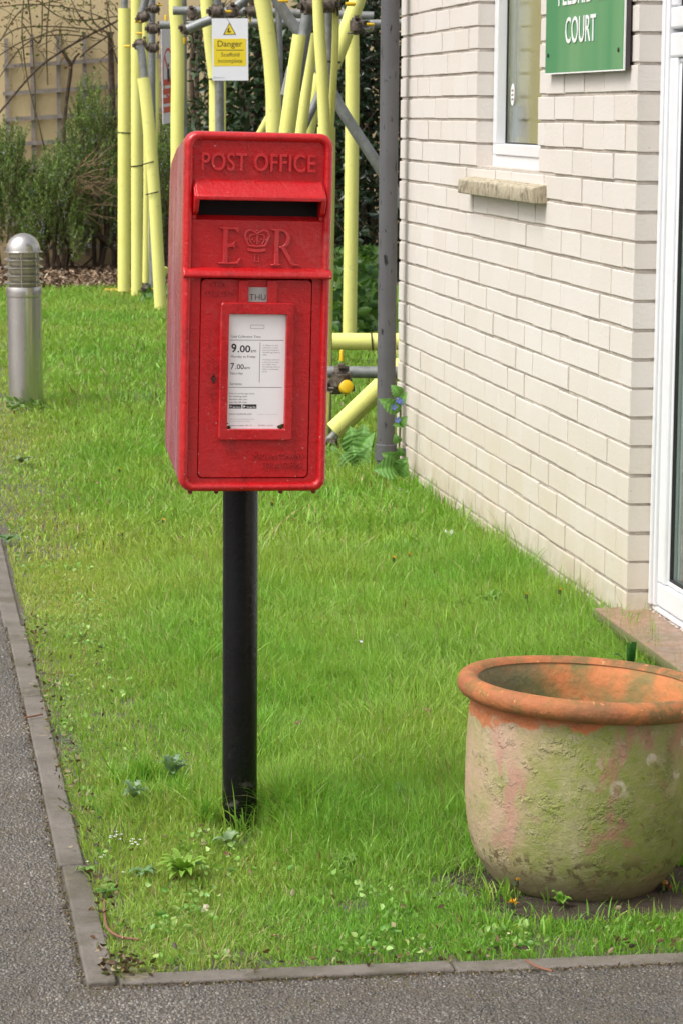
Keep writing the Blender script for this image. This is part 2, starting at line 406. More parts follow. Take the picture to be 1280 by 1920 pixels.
# ================================================================== HOUSE
ang = math.atan2(vd.y, vd.x)
house = thing('house', C1, 'white painted brick house with a white window and glazed door', 'house', rot=(0, 0, ang))
Z0 = .005; CH = .0762; MORT = .0095
WALL_END = 3.43
def bspans(z0, z1):
    """free spans of the wall at a course: openings are window 1.119..2.024 above 1.2, door -2..0 above .1"""
    sp = [(-4.0, WALL_END)]
    def cut(sp, a, b_):
        out = []
        for s0, s1 in sp:
            if b_ <= s0 or a >= s1: out.append((s0, s1)); continue
            if a > s0: out.append((s0, a))
            if b_ < s1: out.append((b_, s1))
        return out
    sp = cut(sp, -2.0, 0.0) if z1 > .07 and z0 < 2.25 else sp
    if z1 > 1.215 and z0 < 2.25: sp = cut(sp, 1.119, 2.024)
    return sp
V = []; F = []; CL = []; mb = MB(); mm = MB()
nrows = 44
for k in range(-2, nrows):
    z0 = Z0 + CH*k; z1 = z0 + CH - MORT
    off = (.2286/2) * (k % 2)
    for (sa, sb) in bspans(z0, z1):
        x = WALL_END - off - .2286*25
        joints = [sa]
        while x < sb:
            if x > sa + .045 and x < sb - .045: joints.append(x)
            x += .2286
        joints.append(sb)
        for i in range(len(joints)-1):
            g = .0036 + abs(random.gauss(0, .0009))
            x0 = joints[i] + (g if i else 0); x1 = joints[i+1] - (g if i < len(joints)-2 else 0)
            d = random.gauss(0, .0011); bz = .0016; zz0 = z0 + random.gauss(0, .0009); zz1 = z1 + random.gauss(0, .0007); tl = random.gauss(0, .0006)
            # front face inset for a soft arris
            vs = [(x0,-.1,zz0),(x1,-.1,zz0),(x1,-.1,zz1),(x0,-.1,zz1),
                  (x0,d-bz,zz0),(x1,d-bz+tl,zz0),(x1,d-bz+tl,zz1),(x0,d-bz,zz1),
                  (x0+bz,d,zz0+bz),(x1-bz,d+tl,zz0+bz),(x1-bz,d+tl,zz1-bz),(x0+bz,d,zz1-bz)]
            bi = len(V); V += vs
            F += [tuple(bi+q for q in f) for f in ((0,1,2,3),(0,4,5,1),(1,5,6,2),(2,6,7,3),(3,7,4,0),(4,8,9,5),(5,9,10,6),(6,10,11,7),(7,11,8,4),(8,11,10,9))]
            CL += [random.random()**2]*12
        e_ = .005
        mm.cur = 1; mm.box((sa+e_, -.098, z0-.001), (sb-e_, -.0055, z1+.001)); mm.cur = 0        # upright joints
        mm.box((sa+e_, -.0985, z1), (sb-e_, -.0062, z0+CH))              # bed joints
me = bpy.data.meshes.new('wall'); me.from_pydata(V, [], F)
bm = bmesh.new(); bm.from_mesh(me); bmesh.ops.recalc_face_normals(bm, faces=bm.faces); bm.to_mesh(me); bm.free()
at = me.color_attributes.new('Col', 'FLOAT_COLOR', 'POINT')
at.data.foreach_set('color', np.array([(c,c,c,1) for c in CL], dtype=np.float32).ravel())
wall = link_mesh('brick_wall', me, M['brick'], house)
mm.build('mortar', [M['mortar'], simple('upright_joint', (.42,.375,.32), .85, .25, 40)], wall)
# inner leaf, end wall, back, roof and ceiling
b = MB()
ztop = Z0 + CH*nrows
for (a0, a1, zz0, zz1) in ((-4,-2,-.1,ztop),(-2,-.001,2.26,ztop),(-2,-.001,-.15,.055),(.001,1.118,-.1,ztop),(1.118,2.026,-.1,1.195),(1.118,2.026,2.26,ztop),(2.026,WALL_END-.004,-.1,ztop)):
    b.box((a0,-.24,zz0),(a1,-.1005,zz1))
b.box((WALL_END-.24,-5,-.1),(WALL_END-.004,-.2405,ztop)); b.box((-4,-5,-.1),(-3.8,-.2405,ztop)); b.box((-3.799,-5,-.1),(WALL_END-.241,-4.8,ztop))
b.box((-3.8,-4.8,-.05),(WALL_END-.241,-.2405,.04))
b.build('inner_wall', M['room'], house)
b = MB(); b.box((-4.3,-5.3,ztop+.001),(WALL_END+.28,.28,ztop+.16)); b.build('roof', M['upvc'], house, bevel=.01)
# stone under the window
b = MB()
prof = [(-.10,1.133),(.045,1.133),(.047,1.138),(.045,1.176),(.040,1.180),(-.052,1.199),(-.10,1.199)]
b.prism(prof, .995, 2.085)
b.build('window_sill', M['sill'], house, bevel=.003)
b = MB(); b.box((1.12,-.0995,1.199),(2.023,-.062,1.217)); b.build('mortar_bed', M['mortar'], house)
# window
wf = MB(); z0w, z1w = 1.216, 2.24; fa, fb = 1.121, 2.022; ft = .078
def ringframe(mb_, x0, x1, z0_, z1_, wd, y0, y1):
    mb_.box((x0,y0,z0_),(x1,y1,z0_+wd)); mb_.box((x0,y0,z1_-wd),(x1,y1,z1_))
    mb_.box((x0,y0,z0_+wd+.0004),(x0+wd,y1,z1_-wd-.0004)); mb_.box((x1-wd,y0,z0_+wd+.0004),(x1,y1,z1_-wd-.0004))
ringframe(wf, fa, fb, z0w, z1w, .045, -.115, -.056)
ringframe(wf, fa+.0455, fb-.0455, z0w+.0455, z1w-.0455, .036, -.112, -.050)
win = wf.build('window', M['upvc'], house, bevel=.003)
b = MB(); ringframe(b, fa+.082, fb-.082, z0w+.082, z1w-.082, .004, -.0858, -.080); b.build('seal', M['seal'], win)
b = MB(); b.box((fa+.085,-.090,z0w+.085),(fb-.085,-.086,z1w-.085)); b.build('pane', M['glass'], win)
b = MB()
L0 = []
xs = np.linspace(1.0, 1.95, 60)
lo = [(float(x), -.118 - .003*math.sin(x*70), 1.0) for x in xs]; hi = [(x, y, 2.3) for x, y, _ in lo]
b.loops([lo, hi], None, False); cu = b.build('curtain', M['curtain_y'], house, smooth=True); cu['label'] = 'mustard yellow curtain'
b = MB()
xs = np.linspace(1.952, 2.2, 30); lo = [(float(x), -.125 - .005*math.sin(x*120), 1.0) for x in xs]; hi = [(x, y, 2.3) for x, y, _ in lo]
b.loops([lo, hi], None, False); cu = b.build('curtain', simple('grey_net', (.52,.55,.60), .8), house, smooth=True); cu['label'] = 'grey net curtain'
# small round sticker and a paper in the window corner
b = MB(); b.lathe([(0,0),(.026,0),(.026,.001),(0,.001)], 28, Matrix.Translation((1.86,-.0850,1.455)) @ Matrix.Diagonal((1.0,1,1.35,1)) @ Matrix.Rotation(R(-90),4,'X'))
b.cur = 1
for q in range(3): b.box((1.845,-.0838,1.437+q*.014),(1.873,-.0834,1.443+q*.014))
b.build('sticker', [M['signwhite'], simple('sticker_ink', (.25,.12,.14))], win)
b = MB(); b.box((1.78,-.0935,1.32),(1.90,-.0925,1.42)); b.build('paper_notice', simple('paper_in_window', (.42,.47,.52), .7), win)

# door: upvc outer frame, transom, sash with glass, tiled step
df = MB()
df.box((-.02,-.135,.118),(.001,-.060,2.24)); df.box((-.040,-.135,.118),(-.0205,-.066,2.24))
df.box((-1.98,-.135,.118),(-1.96,-.06,2.24)); df.box((-1.9595,-.135,2.17),(-.0405,-.06,2.24))
df.box((-1.9595,-.135,.103),(-.0005,-.070,.1175))
door = df.build('door', M['upvc'], house, bevel=.004)
b = MB(); ringframe(b, -1.00, -.0415, .120, 1.600, .062, -.120, -.072); ringframe(b, -1.00+.0625, -.0415-.0625, .1825, 1.5375, .014, -.116, -.080)
b.build('lower_panel_frame', M['upvc'], door, bevel=.006, seg=3)
b = MB(); ringframe(b, -1.00, -.0415, 1.610, 2.165, .055, -.120, -.072); b.build('top_light_frame', M['upvc'], door, bevel=.006, seg=3)
b = MB(); b.box((-1.9585,-.12,.12),(-1.01,-.075,2.165)); b.build('closed_panel', M['upvc'], door, bevel=.004)
b = MB(); ringframe(b, -1.00+.0765, -.0415-.0765, .1965, 1.5235, .005, -.0935, -.084); ringframe(b, -1.00+.0555, -.0415-.0555, 1.6655, 2.1095, .005, -.0935, -.084); b.build('seal', M['seal'], door)
b = MB(); b.box((-.922,-.098,.198),(-.1205,-.094,1.522)); b.build('pane', M['glass'], door)
b = MB(); b.box((-.943,-.098,1.667),(-.098,-.094,2.108)); b.build('pane', M['glass'], door)
b = MB(); xs = np.linspace(-2.0, .3, 260); lo = [(float(x), -.230 - .009*math.sin(x*52) - .003*math.sin(x*131), .06) for x in xs]; hi = [(x,y,2.24) for x,y,_ in lo]
lo = [(x, y+.085, z) for x,y,z in lo]; hi = [(x, y+.085, z) for x,y,z in hi]
b.loops([lo,hi],None,False); cu = b.build('curtain', M['curtain'], house, smooth=True); cu['label'] = 'pale green door curtain'
b = MB()
prof = [(-.10,.058),(.058,.058),(.066,.064),(.074,.074),(.076,.090),(.072,.100),(-.10,.1025)]
b.prism(prof, -2.02, .052); b.build('door_step', M['tile'], house, bevel=.003)
b = MB()
for i in range(60):
    x = -.0 - i*.02 + random.uniform(-.006,.006); b.lathe([(0,0),(random.uniform(.003,.007),.001),(0,random.uniform(.003,.006))], 6, Matrix.Translation((x-.01,-.066+random.uniform(-.003,.004),.1022)))
tag(b.build('mortar_crumbs', M['mortar'], house), kind='stuff')

# downpipe at the far corner
t = NT('grey_downpipe')
c = t.mix(t.ramp(t.noise(5, 4), [(.4, 0.0), (.7, .6)]), (.115, .112, .118), (.075, .073, .078))
c = t.mix(t.ramp(t.noise(26, 4, .55, (2.6, 2.6, .7), .3), [(.63, 0.0), (.66, 1.0)]), c, (.012, .011, .012))
t.set(Base_Color=c, Roughness=.38); t.bump(t.noise(40,4), .001); M['pipe'] = t.m
pb = dpt(722, 884, 10.4); pb.z = 0
pipe = thing('drainpipe', pb, 'dark grey round drainpipe with flaking paint at the corner of the brick house', 'drainpipe')
b = MB(); b.lathe([(.0345,-.05),(.0345,3.3)], 40); b.build('pipe', M['pipe'], pipe, smooth=True)
b = MB(); b.lathe([(.036,.095),(.0405,.098),(.0405,.155),(.036,.158)], 40); b.box((.03,-.012,.115),(.13,.012,.14)); b.build('collar', M['pipe'], pipe, smooth=True)
b = MB(); b.box((.03,-.01,1.95),(.11,.01,1.98)); b.lathe([(.036,1.93),(.040,1.932),(.040,1.998),(.036,2.0)], 40); b.build('bracket', M['pipe'], pipe, smooth=True)

# name board on the wall
bs0, bs1, bz0 = .060, .948, 1.510
sign = thing('name_board', C1 + vd*.50 + nn*.012 + Vector((0,0,bz0)), 'green name board with white lettering FELBRIDGE COURT on the brick wall', 'sign', rot=(0,0,ang))
b = MB(); b.box((bs0-.50-.004,-.006,.002),(bs1-.50+.002,.006,.62)); b.build('backing', M['signback'], sign)
b = MB(); b.box((bs0-.50,.0065,0),(bs1-.50,.010,.62)); sp = b.build('board', M['signgreen'], sign)
b = MB(); b.box((bs0-.50,.0065,-.004),(bs1-.50,.0112,-.0005)); b.box((bs0-.50-.004,.0065,-.004),(bs0-.5005,.0112,.62)); b.build('white_edge', M['signwhite'], sign)
for sx in (.112-.50, .91-.50):
    b = MB(); b.lathe([(0,.0),(.006,0),(.006,.003),(0,.003)], 12, Matrix.Translation((sx,.0102,.05)) @ Matrix.Rotation(R(-90),4,'X')); b.build('screw', M['screw'], sign)

# ---------------- text
def text_geo(s, extrude=0, bold=0, spacing=1.0, shear=0, res=4):
    cu = bpy.data.curves.new('t', 'FONT'); cu.body = s; cu.size = 1; cu.extrude = extrude; cu.offset = bold
    cu.space_character = spacing; cu.resolution_u = res; cu.shear = shear
    o = bpy.data.objects.new('t', cu); C.objects.link(o)
    dg = bpy.context.evaluated_depsgraph_get(); ev = o.evaluated_get(dg)
    me = bpy.data.meshes.new_from_object(ev)
    vs = [tuple(v.co) for v in me.vertices]; fs = [tuple(p.vertices) for p in me.polygons]
    bpy.data.objects.remove(o); bpy.data.curves.remove(cu); bpy.data.meshes.remove(me)
    return vs, fs
CAPH = None
def put_text(mb_, s, x, z, cap, width=None, M_=None, depth=.001, bold=0, y=0, align='L', spacing=1.0, res=4):
    """text in the local xz plane, facing -y; cap = capital height, width = total width"""
    global CAPH
    if CAPH is None:
        v, _ = text_geo('H'); CAPH = max(p[1] for p in v) - min(p[1] for p in v)
    vs, fs = text_geo(s, .5, bold, spacing, res=res)
    x0 = min(p[0] for p in vs); x1 = max(p[0] for p in vs)
    kz = cap / CAPH; kx = (width / (x1-x0)) if width else kz
    if align == 'C': x = x - (x1-x0)*kx/2
    pts = [(x + (p[0]-x0)*kx, y - (p[2]+.5)*depth, z + p[1]*kz) for p in vs]
    mb_.add(pts, fs, M_)
# board text: local x runs away from the camera, so letters run towards -x, facing +y
b = MB()
flip = Matrix(((-1,0,0,0),(0,-1,0,0),(0,0,1,0),(0,0,0,1)))
put_text(b, 'COURT', -(.700-.50), 1.590-1.510, .070, .345, flip, .0012, .004, -.0112)
b.build('lettering', M['signwhite'], sign)
b = MB(); put_text(b, 'FELBRIDGE', -(.79-.50), 1.590-1.510+.106, .070, .545, flip, .0012, .004, -.0112)
b.build('lettering', M['signwhite'], sign)

# ================================================================== POST BOX
def mk_red(name, base, bleach, streak=0):
    t = NT(name)
    c = t.mix(t.ramp(t.noise(8, 4, .6, (1,1,.35)), [(.45, 0.0), (.75, 1.0)]), base, bleach)
    c = t.mix(t.ramp(t.noise(120, 4, .7), [(.695, 0.0), (.73, .8)]), c, (.07, .015, .015))
    ch = t.math('MULTIPLY', t.ramp(t.vor(55), [(.07, 1.0), (.11, 0.0)]), t.ramp(t.noise(7, 3), [(.50, 0.0), (.55, .8)]))
    c = t.mix(ch, c, (.55, .30, .28))
    dl = t.math('MULTIPLY', t.ramp(t.noise(20, 6, .75, (1,1,.22)), [(.53, 0.0), (.64, .55)]), 1.0); c = t.mix(dl, c, tuple(x*.45 for x in base))
    c = t.mix(t.ramp(t.noise(5, 5, .75), [(.60, 0.0), (.72, .5)]), c, (.50, .10, .09))
    if streak:
        s_ = t.ramp(t.noise(60, 5, .7, (1, 1, .06)), [(.46, 0.0), (.62, 1.0)])
        c = t.mix(t.math('MULTIPLY', s_, .75), c, (.46, .22, .29))  # pale purple streaks put a whitish sheen into the faded side's colour
        s2 = t.ramp(t.noise(80, 5, .7, (1, 1, .10)), [(.62, 0.0), (.70, .8)])
        c = t.mix(s2, c, (.13, .006, .012))
    t.set(Base_Color=c, Roughness=t.ramp(t.noise(9,4,.6), [(.35,.18),(.65,.36)]), Coat_Weight=.3, Coat_Roughness=.12, Specular_IOR_Level=.45)
    nb = t.bump(t.noise(48, 5, .65), .0034, .8); t.bump(t.noise(240, 3, .7), .0009, .8, nb)
    return t.m
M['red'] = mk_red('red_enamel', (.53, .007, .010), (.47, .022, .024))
M['redside'] = mk_red('faded_red_enamel_sheen', (.30, .035, .045), (.32, .06, .075), 1)
M['black_hole'] = simple('dark_void', (.004, .003, .003), .9)
t = NT('black_pole_paint')
c = t.mix(t.ramp(t.noise(22, 5, .7), [(.67, 0.0), (.71, .5)]), (.0055, .0055, .006), (.07, .065, .06))
zf = t.math('SUBTRACT', 1, t.math('MULTIPLY', t.sepz(), 6), True)
c = t.mix(t.math('MULTIPLY', zf, t.ramp(t.noise(34, 4), [(.58, 0.0), (.64, .5)])), c, (.20, .18, .16))
t.set(Base_Color=c, Roughness=t.ramp(t.noise(12,4), [(.4,.22),(.7,.42)]), Specular_IOR_Level=.28); t.bump(t.noise(90, 4), .001); M['blackpaint'] = t.m
M['steel'] = simple('brushed_steel_plate', (.50,.48,.46), .35, .1, 30, metal=.2)
M['ink'] = simple('black_ink', (.035,.03,.035), .6)
M['greyink'] = simple('grey_ink', (.24,.23,.24), .6)
M['card'] = None
t = NT('printed_card')
z = t.sepz()
c = t.mix(t.ramp(t.noise(60,4,.7), [(.4,0.0),(.8,.25)]), (.90,.88,.89), (.82,.80,.77))
alg = t.math('MULTIPLY', t.ramp(z, [(.124, 1.0), (.134, 0.0)]), t.ramp(t.noise(70,4,.7), [(.35,0.0),(.6,.9)]))
c = t.mix(alg, c, (.30,.33,.14))
t.set(Base_Color=c, Roughness=.22, Specular_IOR_Level=.5); M['card'] = t.m

pole_base = Vector((-.1942, 5.297, 0))
BYAW = R(12.5)
pbx = thing('post_box', pole_base, 'red pillar-mounted post box with ER crown on a black pole in the lawn', 'post box')
b = MB(); b.lathe([(.0338,-.05),(.0338,.80)], 48); b.build('pole', M['blackpaint'], pbx, smooth=True)
fc = dpt(475, 922, 5.172)
LEAN = R(1.0)
Bm = Matrix.Translation(fc - pole_base) @ Matrix.Rotation(BYAW, 4, 'Z') @ Matrix.Rotation(LEAN, 4, 'Y')
def bx(name, mb_, mat, parent=None, **kw):
    """a part of the box: geometry in box space, moved into the thing's space"""
    mb_.v = [tuple(Bm @ Vector(v)) for v in mb_.v]
    return mb_.build(name, mat, parent or pbx, **kw)
BW, BH = .1390, .670
def rrect(x0, x1, z0, z1, r, y, n=7):
    out = []
    for (cx, cz, a0) in ((x1-r, z0+r, -90), (x1-r, z1-r, 0), (x0+r, z1-r, 90), (x0+r, z0+r, 180)):
        for i in range(n+1):
            a = R(a0 + 90*i/n); out.append((cx + r*math.cos(a), y, cz + r*math.sin(a)))
    return out
# body shell
b = MB()
prof = [(.031,.006),(.050,.008),(.130,.030),(.216,.054),(.224,.066),(.226,.30),(.224,.50),(.218,.585),(.203,.612),(.14,.640),(.075,.656),(.045,.662),(.031,.663)]
b.prism(prof, -BW+.004, BW-.004)
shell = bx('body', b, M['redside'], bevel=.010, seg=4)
# rim
b = MB(); L = []
for ins, y in ((0,.030),(-.0005,.020),(0,.008),(.0015,.003),(.004,-.0005),(.0075,-.002),(.0105,-.0015),(.0135,.001),(.0155,.005),(.0165,.0105),(.0165,.020)):
    L.append(rrect(-BW+ins, BW-ins, ins, BH-ins, max(.004,.024-ins*.7), y, 8))
b.loops(L); bx('rim', b, M['red'], smooth=True, angle=60)
b = MB(); b.loops([rrect(-BW+.001, BW-.001, .001, BH-.001, .023, .0295, 8)], cap0=True); 
b.add([(x,y,z) for x,y,z in rrect(-BW+.001,BW-.001,.001,BH-.001,.023,.030,8)], [tuple(range(36))]); bx('back_plate', b, M['red'])
# face plates with slot opening
fy = .0085
b = MB()
SL0, SL1, SU = .508, .556, .116
b.box((-BW+.015, fy, SL1), (BW-.015, fy+.012, BH-.015))
b.box((-BW+.015, fy, .410), (BW-.015, fy+.012, SL0))
b.box((-BW+.015, fy, SL0+.0002), (-SU, fy+.012, SL1-.0002)); b.box((SU, fy, SL0+.0002), (BW-.015, fy+.012, SL1-.0002))
bx('face_plate', b, M['red'], bevel=.0015)
b = MB(); b.box((-SU+.0005, .0270, SL0-.02), (SU-.0005, .0285, SL1+.01)); b.box((-SU+.0006,fy+.0125,SL1+.0003),(SU-.0006,.0268,SL1+.002)); bx('slot', b, M['black_hole'])
b = MB(); b.prism([(fy+.002,SL0),(.0268,SL0+.008),(.0268,SL0-.004),(fy+.002,SL0-.004)], -SU+.0008, SU-.0008); bx('slot_ledge', b, M['red'])
# hood over the slot
b = MB()
hp = [(fy+.001,.583),(.004,.578),(-.015,.556),(-.019,.552),(-.019,.5455),(-.0165,.5445),(-.0135,.549),(fy+.001,.556)]
b.prism(hp, -.120, .120)
for sx in (-1, 1):
    cp = [(fy+.001,.578),(-.010,.560),(-.018,.552),(-.0175,.542),(-.006,.522),(fy+.001,.515)]
    x0, x1 = (.1145, .1235) if sx > 0 else (-.1235, -.1145)
    b.prism(cp, x0, x1)
bx('hood', b, M['red'], bevel=.0028, seg=3)
# horizontal ridge
b = MB(); b.prism([(fy,.421),(-.002,.417),(-.009,.409),(-.010,.404),(-.007,.401),(fy,.400)], -BW-.0012, BW+.0012)
bx('ridge', b, M['red'], bevel=.0022, seg=3)
# door surround and door
b = MB()
DX = .1045; DZ0, DZ1 = .026, .3985
ob = rrect(-BW+.015, BW-.015, .014, .4035, .006, fy)
ib = rrect(-DX-.0015, DX+.0015, DZ0-.0015, .4034, .010, fy); ib2 = rrect(-DX-.0015, DX+.0015, DZ0-.0015, .4034, .010, fy+.008)
b.loops([ob, ib, ib2]); bx('door_surround', b, M['red'])
b = MB(); b.loops([rrect(-DX-.003, DX+.003, DZ0-.003, .403, .01, fy+.009)], cap0=True); b.add(rrect(-DX-.004,DX+.004,DZ0-.004,.4034,.01,fy+.009), [tuple(range(32))]); bx('door_gap', b, M['black_hole'])
b = MB()
L = [rrect(-DX, DX, DZ0, DZ1, .0095, fy+.008), rrect(-DX, DX, DZ0, DZ1, .0095, fy-.0005), rrect(-DX+.0012, DX-.0012, DZ0+.0012, DZ1-.0012, .0085, fy-.0018)]
b.loops(L, cap1=True); pdoor = bx('door', b, M['red'])
def bxs(name, mb_, mat, par, **kw): return bx(name, mb_, mat, par, **kw)
# notice frame with ears
dfc = fy-.0018
b = MB()
x0, x1, z0, z1 = -.0685, .0715, .0975, .3555
wx0, wx1, wz0, wz1 = -.0525, .0565, .1185, .334
L = [rrect(x0,x1,z0,z1,.005,dfc+.0005,5), rrect(x0,x1,z0,z1,.005,dfc-.0085,5), rrect(x0+.002,x1-.002,z0+.002,z1-.002,.004,dfc-.0105,5),
     rrect(wx0-.0015,wx1+.0015,wz0-.0015,wz1+.0015,.002,dfc-.0105,5), rrect(wx0,wx1,wz0,wz1,.001,dfc-.009,5), rrect(wx0,wx1,wz0,wz1,.001,dfc-.0003,5)]
b.loops(L); bxs('notice_frame', b, M['red'], pdoor)
b = MB()
b.box((-.0345, dfc-.0075, .3530), (-.0165, dfc+.0005, .3965)); b.box((.0195, dfc-.0075, .3530), (.0375, dfc+.0005, .3965)); b.box((-.0166, dfc-.004, .3550), (.0196, dfc+.0005, .3565))
bxs('plate_holder', b, M['red'], pdoor, bevel=.0015)
b = MB(); b.box((-.0163, dfc-.0012, .3567), (.0193, dfc-.0002, .384)); b.box((-.0163, dfc+.0002, .3842), (.0193, dfc+.0006, .397))
dp = bxs('day_plate', b, M['steel'], pdoor)
b = MB(); put_text(b, 'THU', -.0135, .3605, .0105, .0305, None, .0003, -.004, dfc-.0012); bxs('day_lettering', b, M['ink'], pdoor)
# card
cyp = dfc-.0012
b = MB(); b.box((wx0+.0002, cyp, wz0+.0002), (wx1-.0002, cyp+.001, wz1-.0002)); bxs('notice_card', b, M['card'], pdoor)
def cx_(px): return wx0 + (px-95)/(950-95+25) * (wx1-wx0) * 1.0
def cz_(py): return wz1 - (py-75)/(1780-75) * (wz1-wz0)
tb = MB(); tg = MB()
def ct(s, px, py, cap, wpx, mbx=tb, bold=.0): put_text(mbx, s, cx_(px), cz_(py), cap/1705*(wz1-wz0), wpx/880*(wx1-wx0), None, .0001, bold, cyp, res=3)
ct('Last Collection Time', 152, 425, 32, 440)
ct('9', 148, 640, 120, 80, bold=.025); ct('.00', 245, 640, 98, 195, bold=.02); ct('am', 447, 642, 52, 82)
ct('Monday to Friday', 145, 722, 34, 378)
ct('7', 143, 892, 88, 56, bold=.015); ct('.00', 215, 892, 72, 130, bold=.012); ct('am', 350, 892, 48, 88)
ct('Saturday', 138, 970, 34, 195); ct('Services', 138, 1128, 36, 180)
for i, s_ in enumerate(('Find us on the app store.', 'For locating other', 'services near you -', 'scan the QR code')): ct(s_, 133, 1265+i*43, 23, (388,280,290,268)[i], tb)
ct('www.royalmail.com', 125, 1570, 26, 355)
for i, (s_, w_) in enumerate((('A 4.00pm or later',245),('collection is made',235),('from the Postbox at',258),('Woodbridge Delivery',272),('Office.',75),(None,0),('The latest collection',265),('in the area is made',252),('at 5.30pm from',220),('Woodbridge Delivery',272),('Office, Cumberland',250),('Street.',78))):
    if s_: ct(s_, 628, 545+i*35.5, 18, w_, tg)
ct('These times apply excluding Bank Holidays', 130, 1640, 11, 395, tg); ct('according to delivery frequency', 130, 1670, 11, 340, tg)
ct('Postbox number', 128, 1740, 20, 245, tb); ct('IP12 ...  IP00120D', 390, 1740, 20, 430, tg); ct('Collections may vary on days', 575, 1566, 8, 300, tg)
for (x0_, x1_, y0_, y1_) in ((120,945,458,465),(110,935,1158,1165)): tb.box((cx_(x0_), cyp-.0001, cz_(y1_)), (cx_(x1_), cyp-.00001, cz_(y0_)))
tb.box((cx_(583), cyp-.0001, cz_(1090)), (cx_(590), cyp-.00001, cz_(492)))
for (x0_, x1_) in ((132,320),(337,552)): tb.box((cx_(x0_), cyp-.0001, cz_(1478)), (cx_(x1_), cyp-.00001, cz_(1415)))
for (x0_,x1_,y0_,y1_) in ((435,645,235,240),(435,645,288,293),(435,440,240,288),(640,645,240,288)): tg.box((cx_(x0_), cyp-.0001, cz_(y1_)), (cx_(x1_), cyp-.00001, cz_(y0_)))
bxs('notice_print', tb, M['ink'], pdoor); bxs('small_print', tg, M['greyink'], pdoor)
b = MB()
put_text(b, 'App Store', cx_(185), cz_(1466), .0028, 120/880*(wx1-wx0), None, .0001, .01, cyp-.0001, res=3)
put_text(b, 'Google Play', cx_(405), cz_(1466), .0028, 135/880*(wx1-wx0), None, .0001, .01, cyp-.0001, res=3)
b.add([(cx_(352),cyp-.0002,cz_(1428)),(cx_(352),cyp-.0002,cz_(1466)),(cx_(385),cyp-.0002,cz_(1447))], [(0,1,2)])
b.lathe([(0,0),(.0019,0),(.0019,.0001)], 14, Matrix.Translation((cx_(158),cyp-.0001,cz_(1448))) @ Matrix.Rotation(R(90),4,'X'))
bxs('badge_lettering', b, M['signwhite'], pdoor)
b = MB()
for (x_, z_, r_) in ((wx0+.004, wz0+.003, .004),(wx1-.006, wz0+.004, .0055),(wx1-.0025, wz0+.0075, .003),(wx0+.002,wz0+.010,.0016)):
    b = MB(); b.lathe([(0,.0015),(r_*.6,.0012),(r_,0)], 9, Matrix.Translation((x_,cyp-.0002,z_)) @ Matrix.Rotation(R(90),4,'X') @ Matrix.Diagonal((1.2,.7,1,1)))
    M.setdefault('moss', None) or M.update(moss=simple('moss_dirt', (.055,.055,.015), .95, .3, 300, bump=.002)); bxs('moss', b, M['moss'], pdoor)
# key hole
b = MB(); b.lathe([(.003,.0),(.0048,.0004),(.0050,.0012)], 14, Matrix.Translation((-.0785, dfc, .213)) @ Matrix.Rotation(R(90),4,'X')); b.box((-.0803,dfc-.0004,.2035),(-.0767,dfc-.0001,.213)); b.box((-.0795,dfc-.0004,.213),(-.0775,dfc-.0001,.2225))
bxs('keyhole', b, simple('rusty_keyhole', (.05,.018,.012), .7), pdoor)
# raised lettering
M['redraised'] = mk_red('red_enamel_highlight', (.60, .022, .026), (.56, .045, .048))  # lighter red: sun highlight on the raised letters put into the colour
b = MB(); put_text(b, 'POST OFFICE', -.1085, .5995, .0315, .214, None, .0070, .010, fy+.0002, spacing=1.05)
bx('cast_lettering', b, M['redraised'], bevel=.0012)
b = MB()
put_text(b, 'NEXT', -.0870, .3835, .0088, .030, None, .0028, .0, dfc+.0001); bx('small_cast_lettering', b, M['redraised'], pdoor); b = MB(); put_text(b, 'COLLECTION', -.1010, .3675, .0088, .060, None, .0028, .0, dfc+.0001); bx('small_cast_lettering', b, M['redraised'], pdoor); b = MB()
put_text(b, 'MACHAN COMPANY', .000, .0620, .0095, .094, None, .0028, .0, dfc+.0001); bx('small_cast_lettering', b, M['redraised'], pdoor); b = MB(); put_text(b, 'STIRLINGSHIRE', .0150, .0460, .0095, .078, None, .0028, .0, dfc+.0001)
bx('small_cast_lettering', b, M['redraised'], pdoor)
# E and R with serifs, as extruded outlines
def poly_ext(mb_, pts, y, dpt_, tris=True):
    n = len(pts); top = [(x, y-dpt_, z) for x, z in pts]; bot = [(x, y+.0005, z) for x, z in pts]
    mb_.add(top + bot, [tuple(range(n))[::-1]] + [(i, (i+1)%n, n+(i+1)%n, n+i) for i in range(n)])
b = MB(); ed = .0060
ox, oz, k = -.0735, .4265, .00078
E_ = [(0,0),(50,0),(56,14),(52,14),(44,5),(22,4),(22,40),(36,41),(40,36),(40,56),(36,50),(22,48),(22,82),(40,82),(48,74),(50,74),(49,88),(0,88),(0,85),(11,82),(11,5),(0,3)]
poly_ext(b, [(ox + x_*k*.95, oz + z_*k) for x_, z_ in E_], fy, ed); bx('royal_letter', b, M['redraised'], bevel=.0011); b = MB()
ox = .0245
st = [(0,0),(26,0),(26,3),(19,5),(19,82),(24,88),(0,88),(0,85),(9,82),(9,5),(0,3)]
poly_ext(b, [(ox + x_*k, oz-.002 + z_*k) for x_, z_ in st], fy, ed)
